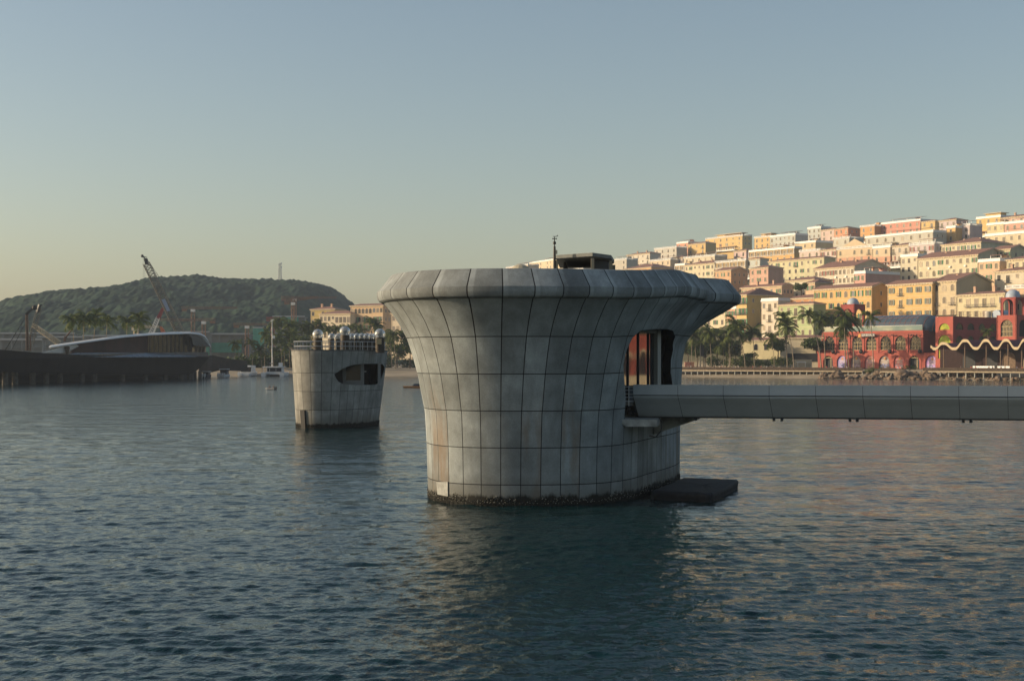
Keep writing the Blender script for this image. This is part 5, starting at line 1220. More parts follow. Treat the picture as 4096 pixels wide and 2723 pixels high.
# speaker truss tower and billboard
p = P(2808, 1454, 606); h = (1454 - 1318) * 606 / F
t = thing('speaker_tower', 'tall black truss tower with white floodlight box among the first boardwalk palms', 'speaker tower', (p.x, p.y, 3.2))
def lattice(mb, a, b2, w0, w1, n, r, axis=None):
    a = Vector(a); b2 = Vector(b2); d = (b2 - a).normalized(); s = d.cross(Vector((0, 1, 0)) if abs(d.y) < .9 else Vector((1, 0, 0))).normalized(); q = d.cross(s)
    R_ = []
    for i in range(n + 1):
        f = i / n; c = a.lerp(b2, f); w_ = (w0 + (w1 - w0) * f) / 2; R_.append([c + s * w_ * x + q * w_ * y for x, y in ((-1, -1), (1, -1), (1, 1), (-1, 1))])
    for k in range(4):
        mb.bar(R_[0][k], R_[-1][k], r, 3)
        for i in range(n):
            mb.bar(R_[i][k], R_[i + 1][(k + 1) % 4] if i % 2 else R_[i + 1][(k + 1) % 4], r * .6, 3); mb.bar(R_[i][(k + 1) % 4], R_[i][k], r * .6, 3)
m = MB(); lattice(m, (0, 0, 0), (0, 0, h + 1), 1.5, 1.5, 9, .09); m.build('truss', M_blackm, t)
MB().box(-.7, .7, -1.1, -.5, h * .38, h * .72).build('line_speaker', M_blackm, t); MB().box(-.75, .75, -1.0, -.2, h - .9, h - .1).build('floodlight', M_white, t)
MB().bar((-1.4, -.4, 0), (-.5, -.4, h * .45), .1).bar((1.4, -.4, 0), (.5, -.4, h * .45), .1).build('brace', M_steel, t)
for i, (px, wd, c) in enumerate(((2752, 24, 'coral'), (2770, 15, 'orange'))):
    p = P(px, 1462, 604); w_ = wd * 604 / F / 2; o = MB().box(-w_, w_, 0, .6, 0, 3.2).box(-w_ - .1, w_ + .1, -.05, .65, 3.2, 3.35).build('booth', mat(c + '_booth', (.62, .25, .17) if i == 0 else (.66, .30, .16), .7, var=.1), None, loc=(p.x, p.y, 3.0))
    tag(o, ['wide coral booth on the boardwalk beside the big tower', 'narrow orange booth beside the coral booth on the boardwalk'][i], 'booth')
p = P(3205, 1466, 596)
t = thing('white_gazebo', 'small white flat roofed stall at the right part of the long boardwalk', 'stall', (p.x, p.y, 3.1)); MB().box(-1.9, 1.9, -1, 1, 3.0, 3.4).build('roof', M_white, t)
for x in (-1.6, 1.6): MB().box(x - .1, x + .1, -.8, -.6, 0, 3.0).build('post', M_white, t)
MB().box(-1.5, 1.5, -.4, .4, 0, 1.1).build('counter', M_cream, t)
for i, px in enumerate((3930, 4010)):
    p = P(px, 1466, 514 - i * 6); t = thing('white_sofa', ['longer white sofa bench under the middle of the wavy canopy', 'shorter white sofa bench right of the longer one under the wavy canopy'][i], 'sofa', (p.x, p.y, 3.6), -THR)
    Ls = 4.5 - 2 * i; MB().box(-Ls, Ls, -.6, .6, 0, .75).build('seat', M_white, t); MB().box(-Ls, Ls, .62, .9, 0, 1.5).build('backrest', M_white, t)

# people (small in the picture): one continuous body each, clothes and hair as parts
def skinmesh(name, verts, edges, rad, m):
    me = bpy.data.meshes.new('tmp'); me.from_pydata(verts, edges, []); o = link('tmp', me); md = o.modifiers.new('s', 'SKIN'); ms = o.modifiers.new('u', 'SUBSURF'); ms.levels = 1
    for v, r in zip(me.skin_vertices[0].data, rad): v.radius = (r, r)
    me.skin_vertices[0].data[0].use_root = True
    dg = bpy.context.evaluated_depsgraph_get(); me2 = bpy.data.meshes.new_from_object(o.evaluated_get(dg)); me2.name = name; bpy.data.objects.remove(o); me2.materials.clear(); me2.materials.append(m); return me2
M_skin = mat('skin', (.36, .22, .15), .6)
def body(sit=0):
    if not sit: v = [(0, 0, .92), (0, 0, 1.15), (0, 0, 1.38), (0, 0, 1.47), (0, -.01, 1.56), (0, -.01, 1.68), (.09, 0, .86), (.10, -.02, .48), (.10, .03, .07), (.10, -.10, .03), (-.09, 0, .86), (-.10, .02, .48), (-.10, .06, .07), (-.10, -.07, .03), (.18, 0, 1.38), (.23, .02, 1.12), (.22, -.06, .88), (-.18, 0, 1.38), (-.23, .02, 1.12), (-.22, -.06, .88)]
    else: v = [(0, 0, .25), (0, 0, .48), (0, 0, .70), (0, 0, .79), (0, -.02, .88), (0, -.02, 1.0), (.10, 0, .24), (.14, -.42, .34), (.14, -.45, .05), (.14, -.55, .02), (-.10, 0, .24), (-.14, -.42, .34), (-.14, -.45, .05), (-.14, -.55, .02), (.18, 0, .70), (.25, -.08, .48), (.18, -.32, .42), (-.18, 0, .70), (-.25, -.08, .48), (-.18, -.32, .42)]
    e = [(0, 1), (1, 2), (2, 3), (3, 4), (4, 5), (0, 6), (6, 7), (7, 8), (8, 9), (0, 10), (10, 11), (11, 12), (12, 13), (2, 14), (14, 15), (15, 16), (2, 17), (17, 18), (18, 19)]
    r = [.14, .13, .13, .055, .085, .075, .09, .065, .045, .035, .09, .065, .045, .035, .06, .045, .035, .06, .045, .035]
    return skinmesh('person', v, e, r, M_skin)
BOD = [body(0), body(1)]
def coat(sit, m):
    z = -.68 if sit else 0; b = MB().lathe([(.0, .84 + z), (.17, .84 + z), (.175, 1.1 + z), (.20, 1.32 + z), (.15, 1.43 + z), (.06, 1.46 + z)], k=10)
    me = bpy.data.meshes.new('shirt'); me.from_pydata([(x, y * .75, q) for x, y, q in b.v], [], b.f); me.materials.append(m); return me
def hairm(sit):
    z = -.68 if sit else 0; b = MB().sphere((0, .012, 1.645 + z), .098, 6, (1, 1.05, 1)); me = bpy.data.meshes.new('hair'); f = [q for q in b.f if min(b.v[i][2] for i in q) > 1.62 + z or min(b.v[i][1] for i in q) > .0]
    me.from_pydata(b.v, [], f); me.materials.append(M_blackm); return me
def legsm(sit, m):
    b = MB()
    for s in (-1, 1):
        if sit: b.tube([(s * .09, .05, .25), (s * .14, -.42, .35), (s * .14, -.45, .10)], [.11, .085, .06], 7)
        else: b.tube([(s * .07, 0, .9), (s * .10, 0, .48), (s * .10, .04, .10)], [.115, .085, .065], 7)
    me = bpy.data.meshes.new('trousers'); me.from_pydata([tuple(x) for x in b.v], [], b.f); me.materials.append(m); return me
SHIRTS = {c: mat(c + '_cloth', v, .85) for c, v in {'white': (.65, .64, .6), 'red': (.45, .05, .05), 'black': (.03, .03, .035), 'blue': (.08, .14, .28), 'orange': (.55, .22, .06)}.items()}
COATS = {(s, c): coat(s, SHIRTS[c]) for s in (0, 1) for c in SHIRTS}; HAIR = [hairm(0), hairm(1)]; TRO = [legsm(0, SHIRTS['black']), legsm(1, SHIRTS['black'])]
def person(loc, c, label, sit=0, rz=0, sc=1.0, group=None):
    t = link('person', BOD[sit], None, loc, rz); t.scale = (sc,) * 3; tag(t, label, 'person', group)
    link('shirt', COATS[(sit, c)], t); link('hair', HAIR[sit], t); link('trousers', TRO[sit], t); return t
rg = random.Random(33); cs = list(SHIRTS)
ppl = []
for i in range(26):
    s = rg.uniform(6, bL - 6); q = ba + bu * s + Vector((-bu.y, bu.x, 0)) * rg.uniform(1.5, 5.5); ppl.append((q, 3.0, rg.choice(['white', 'white', 'black', 'red', 'blue', 'white'])))
for i in range(12):
    s = rg.uniform(4, b2L - 14); q = b2a + b2u * s + Vector((-b2u.y, b2u.x, 0)) * rg.uniform(1.5, 5.5); ppl.append((q, 3.2, rg.choice(['white', 'black', 'red', 'blue'])))
for q, z, c in ppl:
    person((q.x, q.y, z), c, 'distant person in a %s top standing on the waterside boardwalk' % c, 0, rg.uniform(0, 6.3), 1.12, 'people on the boardwalks')

# ================================================================== LEFT PIER PAVILION
YH = lambda px: float(np.interp(px, [-120, 0, 550, 725, 845], [392, 408, 500, 527, 548]))
M_hull = mat('dark_bronze_cladding', (.012, .010, .009), .7, var=.3, scale=.25, stretch=(1, 1, .3), spec=.12)
PV = thing('pier_pavilion', 'dark ship shaped pier building with white blade roof on piles at far left', 'pavilion')
sec = [(-120, 1394, 1433, 1484), (0, 1398, 1434, 1487), (100, 1406, 1434, 1489), (167, 1411, 1433, 1490), (275, 1417, 1431, 1492), (353, 1427, 1429, 1494), (500, 1426, 1428, 1497), (620, 1425, 1427, 1498), (700, 1424.5, 1426, 1498), (755, 1424.5, 1426, 1496), (775, 1425, 1427, 1490), (800, 1425, 1427, 1472), (834, 1427, 1428.5, 1432)]
rings = []
for px, a, b2, c in sec:
    Y = YH(px); p, q, r = P(px, a, Y), P(px, b2, Y), P(px, c, Y + 2.5); bk = 46 if px < 780 else 46 * max(.1, (850 - px) / 75)
    g_ = p.x / p.y; rings.append([p, q, r, (r.x + g_ * bk * .8, r.y + bk * .8, r.z), (q.x + g_ * bk, q.y + bk, q.z), (q.x + g_ * 3, q.y + 3, q.z), (p.x + g_ * .5, p.y + .5, p.z)])
hb = MB(); hb.loft(rings, caps=True); fixn(hb.build('hull', M_hull, PV))
MB().prism([P(-120, 1470, 430), P(0, 1470, 440), P(550, 1480, 525), P(780, 1485, 560), P(780, 1530, 560), P(550, 1540, 525), P(0, 1570, 440), P(-120, 1570, 430)], (0, 0, 0), (0, 3, 0)).build('underdeck_shade', M_dark, PV)  # dark sheet added for the shadow under the deck, behind the piles
# sweeping ramp right of the pavilion
rp = MB(); Yr = 570
pr = [(796, 1432, 1491), (830, 1424, 1490), (850, 1420, 1488), (880, 1427, 1480), (920, 1436, 1482), (960, 1440, 1484), (990, 1442, 1486)]
rp.loft([[P(px, a, Yr + i * 4), P(px, b2, Yr + i * 4), P(px, b2, Yr + 12 + i * 4), P(px, a, Yr + 12 + i * 4)] for i, (px, a, b2) in enumerate(pr)], caps=True)
fixn(rp.build('ramp', mat('brown_ramp_cladding', (.05, .036, .026), .7, var=.3, scale=.4), PV))
for px in (130, 185, 240, 328, 378, 490, 582, 660, 724, 756, 768, 800, 60, 20): 
    Y = YH(px) + 6; p = P(px, 1500, Y); r = .95 if px < 740 else .7
    MB().tube([(p.x, p.y, -1.5), (p.x, p.y, 4.6 if px < 740 else 2.9)], r, 10).build('pile', mat('stained_pile', (.075, .065, .052), .85, var=.35, scale=1.2), PV)
# blade roof
rt = [(196, 1385), (205, 1380), (300, 1366), (420, 1349), (500, 1339), (600, 1331), (700, 1327), (760, 1327.5), (800, 1332), (820, 1342), (832, 1360), (844, 1385)]
rb2 = [(196, 1391), (205, 1390), (300, 1376), (420, 1359), (500, 1349), (600, 1340.5), (700, 1336), (756, 1336), (790, 1341), (808, 1350), (822, 1365), (842, 1386)]
bl = MB(); rr = []
for (xa, ya), (xb, yb) in zip(rt, rb2):
    Y = YH(xa) + 2; w_ = 34 if xa > 230 else 18
    p, q = P(xa, ya, Y + 4.5), P(xb, yb, Y); rr.append([q, P(xa, ya * .45 + yb * .55, Y + .4), p, Vector((p.x * (1 + w_ / p.y), p.y + w_, p.z + .1)), Vector((q.x * (1 + w_ / q.y), q.y + w_, q.z))])
bl.loft(rr, caps=True); fixn(bl.build('roof', mat('pale_metal_roof', (.68, .68, .66), .45, var=.06), PV))
sf = MB(); so_ = [(752, 1337), (790, 1342), (808, 1351), (822, 1366), (842, 1386), (815, 1386), (785, 1383), (772, 1378), (768, 1352)]
sf.prism([P(x, y, YH(x) + 2.4) for x, y in so_], (0, 0, 0), (-3.4, 16, 0)); sf.build('soffit', mat('grey_soffit', (.10, .095, .085), .7), PV)
lo = MB(); lo.prism([P(x, y, YH(x) + 6) for x, y in ((165, 1411), (250, 1386), (300, 1378), (312, 1384), (250, 1411))], (0, 0, 0), (0, 14, 0)); lo.build('lower_canopy', mat('pale_metal_roof', (.50, .50, .48), .45), PV)
wl = [(285, 1400), (285, 1378), (420, 1359), (500, 1349), (592, 1341), (592, 1426), (285, 1426)]
MB().prism([P(x, y, YH(x) + 7) for x, y in wl], (0, 0, 0), (0, 20, 0)).build('timber_wall', mat('dark_red_brown_wall', (.045, .016, .010), .7, var=.5, scale=.15), PV)
M_gw = mat('bronze_glass', (.045, .036, .020), .12, spec=.6, var=.6, scale=.12, stretch=(1, 1, .2))
MB().prism([P(x, y, YH(x) + 6.5) for x, y in ((592, 1341), (756, 1336), (768, 1350), (770, 1426), (592, 1426))], (0, 0, 0), (0, 20, 0)).build('glass_wall', M_gw, PV)
ml = MB()
for px in range(600, 770, 17): ml.bar(P(px, 1426, YH(px) + 6.4), P(px, 1340, YH(px) + 6.4), .14)
ml.build('mullion', M_blackm, PV)
MB().prism([P(x, y, YH(x) + .6) for x, y in ((300, 1411), (600, 1410), (760, 1408), (832, 1408), (834, 1427), (600, 1427), (340, 1429), (275, 1418))], (0, 0, 0), (0, .12, 0)).build('glass_rail', mat('blue_glass_rail', (.05, .075, .10), .1, spec=.8, var=.4, scale=.12), PV)
for px, y0, y1 in ((268, 1386, 1416), (785, 1376, 1408), (800, 1376, 1408), (812, 1382, 1408)):
    Y = YH(px) + 4; MB().bar(P(px, y1, Y), P(px - 5, y0, Y), .45, 6).bar(P(px + 1, y1, Y), P(px + 7, y0, Y), .45, 6).build('v_column', mat('bronze_column', (.12, .085, .05), .6), PV)
for i, (bx_, cx_, cy_, k) in enumerate([(297, 288, 1278, 0), (333, 336, 1275, 5), (374, 382, 1265, 2), (424, 428, 1283, 1), (505, 508, 1288, 4), (552, 556, 1280, 3)]):
    Y = YH(bx_) + 30; b0 = P(bx_, 1390, Y); b0.z = 8; palm(b0, P(cx_, cy_, Y), '%s palm from the left behind the white pavilion roof' % ORD[i], 'palms behind the pavilion', k, 1.1)
for i, (px, c) in enumerate([(310, 'white'), (330, 'white'), (346, 'black'), (525, 'black'), (650, 'blue'), (720, 'black'), (805, 'orange'), (815, 'white')]):
    p = P(px, 1418, YH(px) + 3); person((p.x, p.y, 8.0), c, 'tiny person in a %s top on the pavilion terrace' % c, 0, i, 1.1, 'people on the pavilion terrace')

# ================================================================== CRANES AND WORKS
def luff(label, a, b2, w, n, Y, m, nm='boom_crane', cat='crane', r=.12, extra=None):
    p0 = P(a[0], a[1], Y); t = thing(nm, label, cat, tuple(p0)); p1 = P(b2[0], b2[1], Y) - p0; mb = MB(); lattice(mb, (0, 0, 0), p1, w, w * .75, n, r); mb.build('boom', m, t); return t, p0, p1
M_ylat = mat('dull_yellow_lattice', (.15, .14, .115), .6)
t, p0, p1 = luff('tall lattice boom crawler crane leaning left above the pavilion roof', (728, 1345), (584, 1052), 3.4, 26, 640, M_ylat, r=.2)
lc = lambda x, y, Y=640: P(x, y, Y) - p0
MB().prism([lc(577, 1036), lc(588, 1033), lc(594, 1056), lc(583, 1058)], (0, -1, 0), (0, 1, 0)).bar(lc(582, 1036), lc(570, 1024), .3).bar(lc(588, 1030), lc(568, 1024), .22).sphere(lc(569, 1024), .7, 5).build('boom_head', M_blackm, t)
MB().prism([lc(650, 1199), lc(664, 1196), lc(685, 1243), lc(672, 1246)], (0, -1.9, 0), (0, -1.7, 0)).build('banner', mat('pale_blue_banner', (.28, .33, .45), .7), t)
MB().bar(lc(573, 1030), lc(573, 1190), .05).bar(lc(579, 1040), lc(579, 1190), .05).build('hoist_rope', M_blackm, t)
MB().bar(lc(590, 1040), lc(700, 1200), .09).bar(lc(700, 1200), lc(775, 1325), .09).bar(lc(596, 1045), lc(770, 1325), .06).build('backstay', M_blackm, t)
MB().hexa([lc(710, 1352, 638), lc(800, 1352, 638), lc(800, 1352, 646), lc(710, 1352, 646), lc(710, 1330, 638), lc(800, 1330, 638), lc(800, 1330, 646), lc(710, 1330, 646)]).build('machine_body', M_rust, t)
t, p0, p1 = luff('red and white telescopic crane arm crossing behind the tall lattice boom', (604, 1335), (634, 1268), 2.0, 8, 670, M_white)
MB().prism([lc(626, 1272, 670), lc(640, 1275, 670), lc(658, 1232, 670), lc(648, 1230, 670)], (0, -.8, 0), (0, .8, 0)).build('upper_arm', mat('dark_red_arm', (.25, .05, .05), .6), t)
p = P(648, 1330, 660); o = MB().prism([P(640, 1306, 660) - p, P(648, 1306, 660) - p, P(660, 1325, 660) - p, P(660, 1345, 660) - p, P(650, 1345, 660) - p], (0, -1, 0), (0, 1, 0)).build('excavator_arm', mat('orange_arm', (.5, .16, .07), .6), None, loc=tuple(p)); tag(o, 'short orange excavator arm just over the pavilion roof', 'excavator')
def tower_crane(px, ytop, ybase, x0, x1, yj, Y, label, m=M_rust, tilt=0):
    b0 = P(px, ybase, Y); t = thing('tower_crane', label, 'crane', (b0.x, b0.y, 3), 0, 'tower cranes before the hill'); h = P(px, ytop, Y).z - 3; k = Y / F
    mb = MB(); lattice(mb, (0, 0, 0), (0, 0, h), 2.0, 2.0, 14, .16); mb.build('mast', m, t)
    zj = P(px, yj, Y).z - 3; mb = MB(); lattice(mb, ((x0 - px) * k, 0, zj), ((x1 - px) * k, 0, zj + tilt), 1.6, 1.1, 22, .13); mb.build('jib', m, t)
    xe = x0 if abs(x0 - px) < abs(x1 - px) else x1; e = (xe - px) * k; s = 1 if e < 0 else -1
    MB().box(min(e, e + s * 3), max(e, e + s * 3), -1, 1, zj - 2.2, zj - .9).build('counterweight', m, t); MB().box(-1.2, 1.2, -1.4, 1.4, zj - 2.6, zj - .9).build('cab', M_white, t)
tower_crane(1172, 1198, 1330, 1138, 1272, 1204, 900, 'tower crane with short tilted jib, left of the mustard yellow house', tilt=2.5)
tower_crane(1179, 1190, 1330, 1126, 1346, 1190, 960, 'tower crane with the longest jib, crossing above the tilted one')
tower_crane(772, 1234, 1400, 728, 950, 1231, 900, 'tower crane just right of the tall lattice boom')
tower_crane(815, 1282, 1400, 860, 640, 1279, 860, 'lower tower crane whose jib passes behind the lattice boom')
tower_crane(988, 1302, 1400, 936, 1070, 1297, 880, 'small tower crane between the pavilion and the grove')
tower_crane(543, 1300, 1400, 528, 636, 1306, 820, 'yellowish low tower crane between the pavilion palms', M_cream)
tower_crane(1090, 1276, 1380, 1120, 1066, 1272, 1000, 'red tipped crane behind the grove palms', mat('dark_red_arm', (.25, .05, .05), .6))
t, p0, p1 = luff('thick vertical piling rig mast with bent head at far left', (110, 1402), (107, 1258), .8, 18, 470, M_rust, 'piling_rig', 'piling rig', .07)
MB().tube([lc(110, 1402, 470), lc(107, 1258, 470)], .3, 8).build('mast', mat('brown_mast', (.075, .055, .04), .7), t)
MB().bar(lc(104, 1258, 470), lc(136, 1230, 470), .5).bar(lc(112, 1252, 470), lc(140, 1226, 470), .3).sphere(lc(138, 1230, 470), .9, 5).build('head', M_blackm, t)
MB().bar(lc(100, 1272, 470), lc(20, 1402, 470), .12).bar(lc(102, 1290, 470), lc(45, 1402, 470), .08).build('stay', M_blackm, t)
MB().bar(lc(122, 1402, 470), lc(121, 1340, 470), .25, 6).build('casing', M_rust, t)
t, p0, p1 = luff('slender lattice derrick with dark tip right of the piling rig', (115, 1402), (158, 1228), 1.8, 18, 520, M_ylat, r=.10)
MB().bar(lc(151, 1250, 520), lc(160, 1218, 520), .7, 5).bar(lc(158, 1222, 520), lc(168, 1220, 520), .4).build('boom_head', M_blackm, t)
luff('lattice boom sloping down right from the piling rig to the pavilion', (236, 1372), (132, 1300), 1.9, 16, 540, M_cream, r=.13)
t, p0, p1 = luff('thin red curved concrete pump arm beside the first pavilion palm', (258, 1365), (262, 1345), .6, 3, 520, M_rust); MB().tube([lc(258, 1365, 520), lc(266, 1345, 520), lc(282, 1325, 520), lc(292, 1315, 520)], .28, 6).build('arm', M_rust, t)
# unfinished blocks with green safety netting
M_net = mat('green_safety_net', (.07, .27, .20), .85, var=.25, scale=.12); M_shell = mat('grey_concrete_frame', (.20, .22, .22), .85, var=.2, scale=.1)
def works(px0, px1, yt, Y, label, net=None, fl=3):
    a, b2 = P(px0, yt, Y), P(px1, yt, Y); h = a.z - 2; t = thing('unfinished_block', label, 'building', (a.x, Y, 2), 0, 'unfinished blocks at the foot of the hill'); Lw = b2.x - a.x
    m = MB(); 
    for i in range(fl + 1): m.box(0, Lw, 0, 14, h * i / fl - .3, h * i / fl)
    n = max(3, int(Lw / 6))
    for i in range(n + 1): m.box(i * Lw / n - .3, i * Lw / n + .3, .2, .8, 0, h - .31)
    m.box(0, Lw, 6, 6.4, 0, h - .31); m.build('frame', M_shell, t)
    if net: MB().box(Lw * net[0], Lw * net[1], -.5, -.3, h * net[2], h * net[3]).build('net', M_net, t)
    MB().box(0, Lw, -.6, -.4, h, h + 1).build('edge_rail', M_steel, t)
works(700, 838, 1330, 905, 'long unfinished block with green net behind the pavilion roof end', (.2, 1, .35, .6), 4)
works(836, 1000, 1338, 925, 'unfinished block with a pale green net band right of the pavilion', (0, .8, .45, .75), 4)
works(1012, 1056, 1313, 960, 'narrow block wrapped in bright green net left of the mast', (0, 1, .5, 1), 4)
works(1090, 1220, 1268, 1010, 'high unfinished block with a green net strip below the tilted tower crane', (.1, .8, .88, 1.0), 6)
works(-80, 170, 1360, 900, 'grey unfinished terrace at far left below the hill', None, 4)
works(150, 330, 1350, 930, 'grey unfinished terrace behind the left pavilion palms', None, 4)
works(330, 560, 1345, 960, 'grey unfinished terrace behind the middle of the pavilion roof', None, 4)
works(-60, 300, 1335, 1010, 'grey stepped block higher up below the left hill slope', None, 3)
p = P(1120, 1139, 1705); t = thing('lattice_mast', 'grey lattice telecom mast on top of the forested hill', 'mast', (p.x, p.y, p.z - 5)); h = P(1120, 1052, 1705).z - p.z + 5
m = MB(); lattice(m, (0, 0, 0), (0, 0, h), 4.6, 2.0, 12, .26); m.build('tower', M_steel, t)
m = MB(); 
for z, x in ((h - 1.5, 1.8), (h - 6, 1.8), (h - 3.5, -1.4), (h - 9, -1.6)): m.box(x - .5, x + .5, -.5, .5, z, z + 2)
m.build('antenna', M_white, t)

# ================================================================== BOATS
M_hullw = mat('white_hull', (.62, .64, .66), .35, var=.05); M_tint = mat('tinted_boat_glass', (.02, .022, .03), .1, spec=.7); M_navy = mat('dark_hull', (.03, .04, .06), .4)
def hullmesh(L, W, H, k=9):
    rings = []
    for i in range(k):
        f = i / (k - 1); w_ = W / 2 * (1 if f < .55 else math.cos((f - .55) / .45 * math.pi / 2) ** .7 + .02); y = f * L; b_ = .12 + .5 * f * H * .25
        rings.append([(-w_, y, H * (1 + .18 * f)), (-w_ * .92, y, .25), (-w_ * .5, y, -.25), (0, y, -.4), (w_ * .5, y, -.25), (w_ * .92, y, .25), (w_, y, H * (1 + .18 * f)), (0, y, H * (1 + .16 * f))])
    return MB().loft(rings, caps=True)
def boat(px, wl, Y, label, nm='motor_boat'): p = P(px, wl, Y); t = thing(nm, label, 'boat', (p.x, Y, 0), R(-4)); return t
t = boat(978, 1504, 612, 'white motor yacht with dark cockpit moored stern out at the beach', 'motor_yacht')
fixn(hullmesh(15, 6.6, 1.7).build('hull', M_hullw, t)); MB().box(-2.6, 2.6, 2.6, 9, 1.8, 4.3).build('cabin', M_hullw, t); MB().box(-2.3, 2.3, 2.5, 2.59, 2.0, 4.0).build('cockpit_door', M_tint, t)
MB().hexa([(-3, .3, 4.3), (3, .3, 4.3), (2.7, 9.5, 4.3), (-2.7, 9.5, 4.3), (-2.8, .6, 4.75), (2.8, .6, 4.75), (2.4, 9, 4.75), (-2.4, 9, 4.75)]).build('flybridge', M_hullw, t)
MB().box(-2.0, -.2, 3, 4.4, 4.76, 5.7).bar((-1.6, 4, 5.7), (-1.6, 4, 6.6), .12).build('helm_seat', M_white, t); MB().box(-2.2, -1.0, -.9, -.02, .3, 1.3).box(1.0, 2.2, -.9, -.02, .3, 1.3).build('swim_step', M_hullw, t)
for s in (-1, 1): MB().bar((s * 2.8, .6, 1.8), (s * 2.8, .9, 4.3), .1).build('roof_post', M_hullw, t)
t = boat(1090, 1505, 612, 'white sailing catamaran with tall bare mast moored at the beach', 'catamaran')
for s in (-1, 1): fixn(hullmesh(13, 2.1, 1.6).build('hull', M_hullw, t, loc=(s * 4.1, 0, 0)))
MB().box(-3.1, 3.1, 1.2, 9.5, 1.0, 1.9).build('bridge_deck', M_hullw, t); MB().box(-3.4, 3.4, 3.2, 7.5, 1.91, 3.9).build('cabin', M_hullw, t); MB().box(-3.1, 3.1, 3.08, 3.18, 2.1, 3.6).build('saloon_window', M_tint, t)
MB().hexa([(-4.6, .2, 4.0), (4.6, .2, 4.0), (4.3, 7.8, 4.0), (-4.3, 7.8, 4.0), (-4.5, .3, 4.35), (4.5, .3, 4.35), (4.2, 7.6, 4.35), (-4.2, 7.6, 4.35)]).build('hard_top', M_hullw, t)
MB().box(2.5, 4.2, .8, 1.4, 4.36, 6.0).build('radar_arch', M_hullw, t)
for x in (-4.2, -1.4, 1.4, 4.2): MB().bar((x, .5, 1.7), (x, .5, 4.0), .09).build('post', M_hullw, t)
zt_ = P(1077, 1275, 612).z; MB().tube([(-1.4, 5, 4.3), (-1.4, 5, zt_)], [.22, .14], 8).build('mast', M_white, t); MB().tube([(-1.4, 4.8, 5.6), (-1.4, -1, 5.8)], .28, 7).build('boom', M_navy, t)
MB().bar((-2.6, 5, zt_ * .52), (-.2, 5, zt_ * .52), .07).build('spreader', M_white, t); MB().box(-1.0, -.2, 4.5, 5.2, zt_ * .66, zt_ * .71).build('radar', M_white, t)
for px, lb in ((886, 'motor boat with four white outboards moored at the end of the dark ramp'), (815, 'dark small motor boat moored under the pavilion bow')):
    t = boat(px, 1508, 575 if px > 850 else 560, lb); fixn(hullmesh(9, 4.0 if px > 850 else 2.6, 1.2).build('hull', M_hullw if px > 850 else M_navy, t)); s = 1 if px > 850 else .75
    MB().box(-1.4 * s, 1.4 * s, 3, 6, 1.3, 3.3 * s).build('cabin', M_tint, t); MB().box(-1.7 * s, 1.7 * s, 2.4, 6.4, 3.32 * s, 3.6 * s).build('hard_top', M_hullw, t)
    for x in ((-1.3, -.45, .45, 1.3) if px > 850 else (-.5, .5)):
        MB().box(x - .26, x + .26, -.8, -.05, .5, 1.9).box(x - .1, x + .1, -.6, -.3, -.4, .5).build('outboard', M_hullw if px > 850 else M_white, t)
    for x in (-1.3 * s, 1.3 * s): MB().bar((x, 2.7, 1.2), (x, 2.7, 3.32 * s), .07).build('post', M_blackm, t)
p = P(1085, 1556, 356)
t = thing('inflatable_dinghy', 'dark inflatable dinghy with two people out on the bay', 'boat', (p.x, p.y, 0), R(70))
MB().tube([(-.55, -1.2, .22), (-.55, .8, .22), (-.3, 1.25, .28), (0, 1.4, .32), (.3, 1.25, .28), (.55, .8, .22), (.55, -1.2, .22)], .22, 8).build('tube', mat('grey_rubber', (.20, .21, .22), .6), t); MB().box(-.5, .5, -1.1, 1.0, .0, .12).build('floor', M_blackm, t); MB().box(-.16, .16, -1.55, -1.15, -.1, .75).build('outboard', M_blackm, t)
cz, sz_ = math.cos(R(70)), math.sin(R(70))
for x, y, c, lb in ((.1, -.7, 'black', 'person in black steering the dinghy at its stern'), (-.1, .35, 'black', 'person in black seated at the dinghy bow')):
    person((p.x + x * cz - y * sz_, p.y + x * sz_ + y * cz, .12), c, lb, 1, R(70 + 180), 1.0)
p = P(1650, 1551, 376)
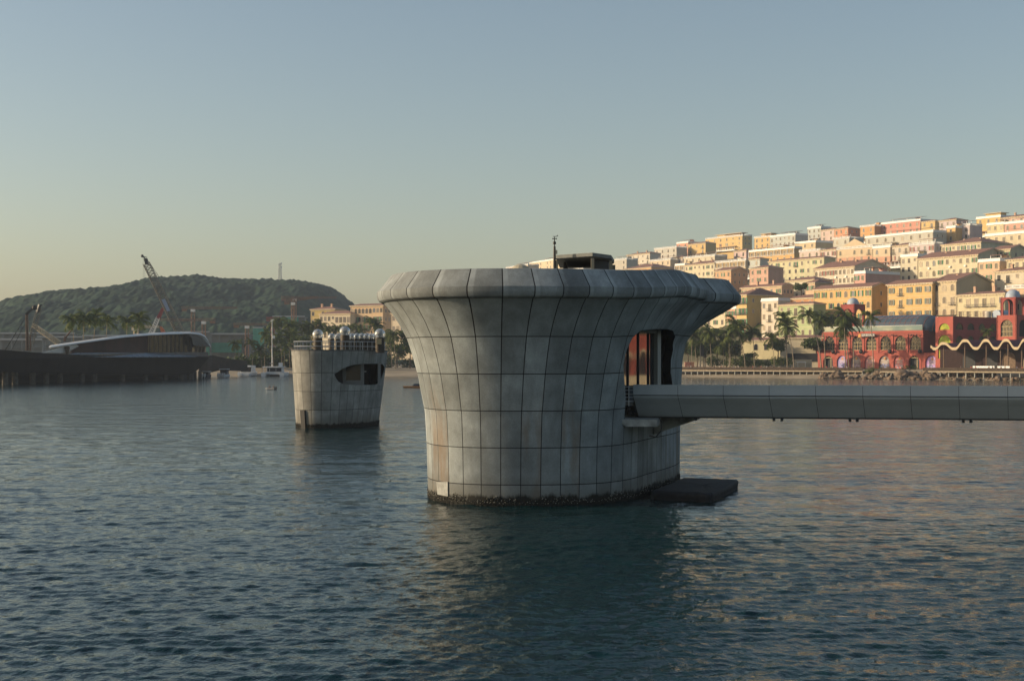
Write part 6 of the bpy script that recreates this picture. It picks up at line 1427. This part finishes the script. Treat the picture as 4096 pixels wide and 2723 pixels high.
t = thing('wooden_raft', 'long low orange timber raft beside the left edge of the big tower', 'raft', (p.x, p.y, 0), 0); MB().box(-2.4, 3.5, -1, 1, .02, .38).box(-2.5, 3.6, -1.1, 1.1, .382, .52).build('deck', mat('orange_timber', (.42, .20, .08), .8, var=.25, scale=2), t)
MB().hexa([(.0, -.6, .53), (2.4, -.6, .53), (2.4, .6, .53), (0, .6, .53), (.5, -.5, 1.15), (2.2, -.5, 1.15), (2.2, .5, 1.15), (.5, .5, 1.15)]).build('cover', M_navy, t)
# low quay line by the yachts
a = P(850, 1494, 640); b2 = P(1012, 1494, 640); o = MB().box(0, b2.x - a.x, 0, 5, -1, 1.1).build('quay', mat('grey_quay', (.26, .25, .23), .85, var=.2), None, loc=(a.x, 628, 0)); tag(o, 'low grey quay behind the moored motor yacht', 'quay')
# unseen red arcade added out of frame to be mirrored in the tower glass
RA = thing('added_arcade', 'unseen red arcade with beige trim, added to be mirrored in the tower glass', 'building', (307, 225, 0), R(-68))
m = MB()
for i in range(7): arch_wall(m, i * 6, (i + 1) * 6, 3, 15, i * 6 + 3, 4.2, 3, 8, 1)
m.build('wall', M_red, RA); MB().box(0, 42, 1.2, 12, 0, 14).build('core', M_dark, RA); MB().box(0, 42, -3, -.1, -1, 3).build('quay', M_cream, RA)
m = MB()
for i in range(7): m.tube([(i * 6 + 3 - 2.3 * math.cos(x), -.2, 8 + 2.3 * math.sin(x)) for x in np.linspace(0, math.pi, 9)], .5, 5)
m.build('arch_trim', M_cream, RA)

# ================================================================== HAZE
hz = MB().box(-2600, 2600, -400, 3200, -8, 175); mh = bpy.data.materials.new('air_haze'); mh.use_nodes = True; n_ = mh.node_tree.nodes; n_.remove(n_['Principled BSDF'])
pv = n_.new('ShaderNodeVolumePrincipled'); pv.inputs['Color'].default_value = (.62, .73, .90, 1); pv.inputs['Density'].default_value = .00012; pv.inputs['Anisotropy'].default_value = .0
mh.node_tree.links.new(pv.outputs[0], n_['Material Output'].inputs['Volume'])
kind(hz.build('haze', mh), 'stuff')
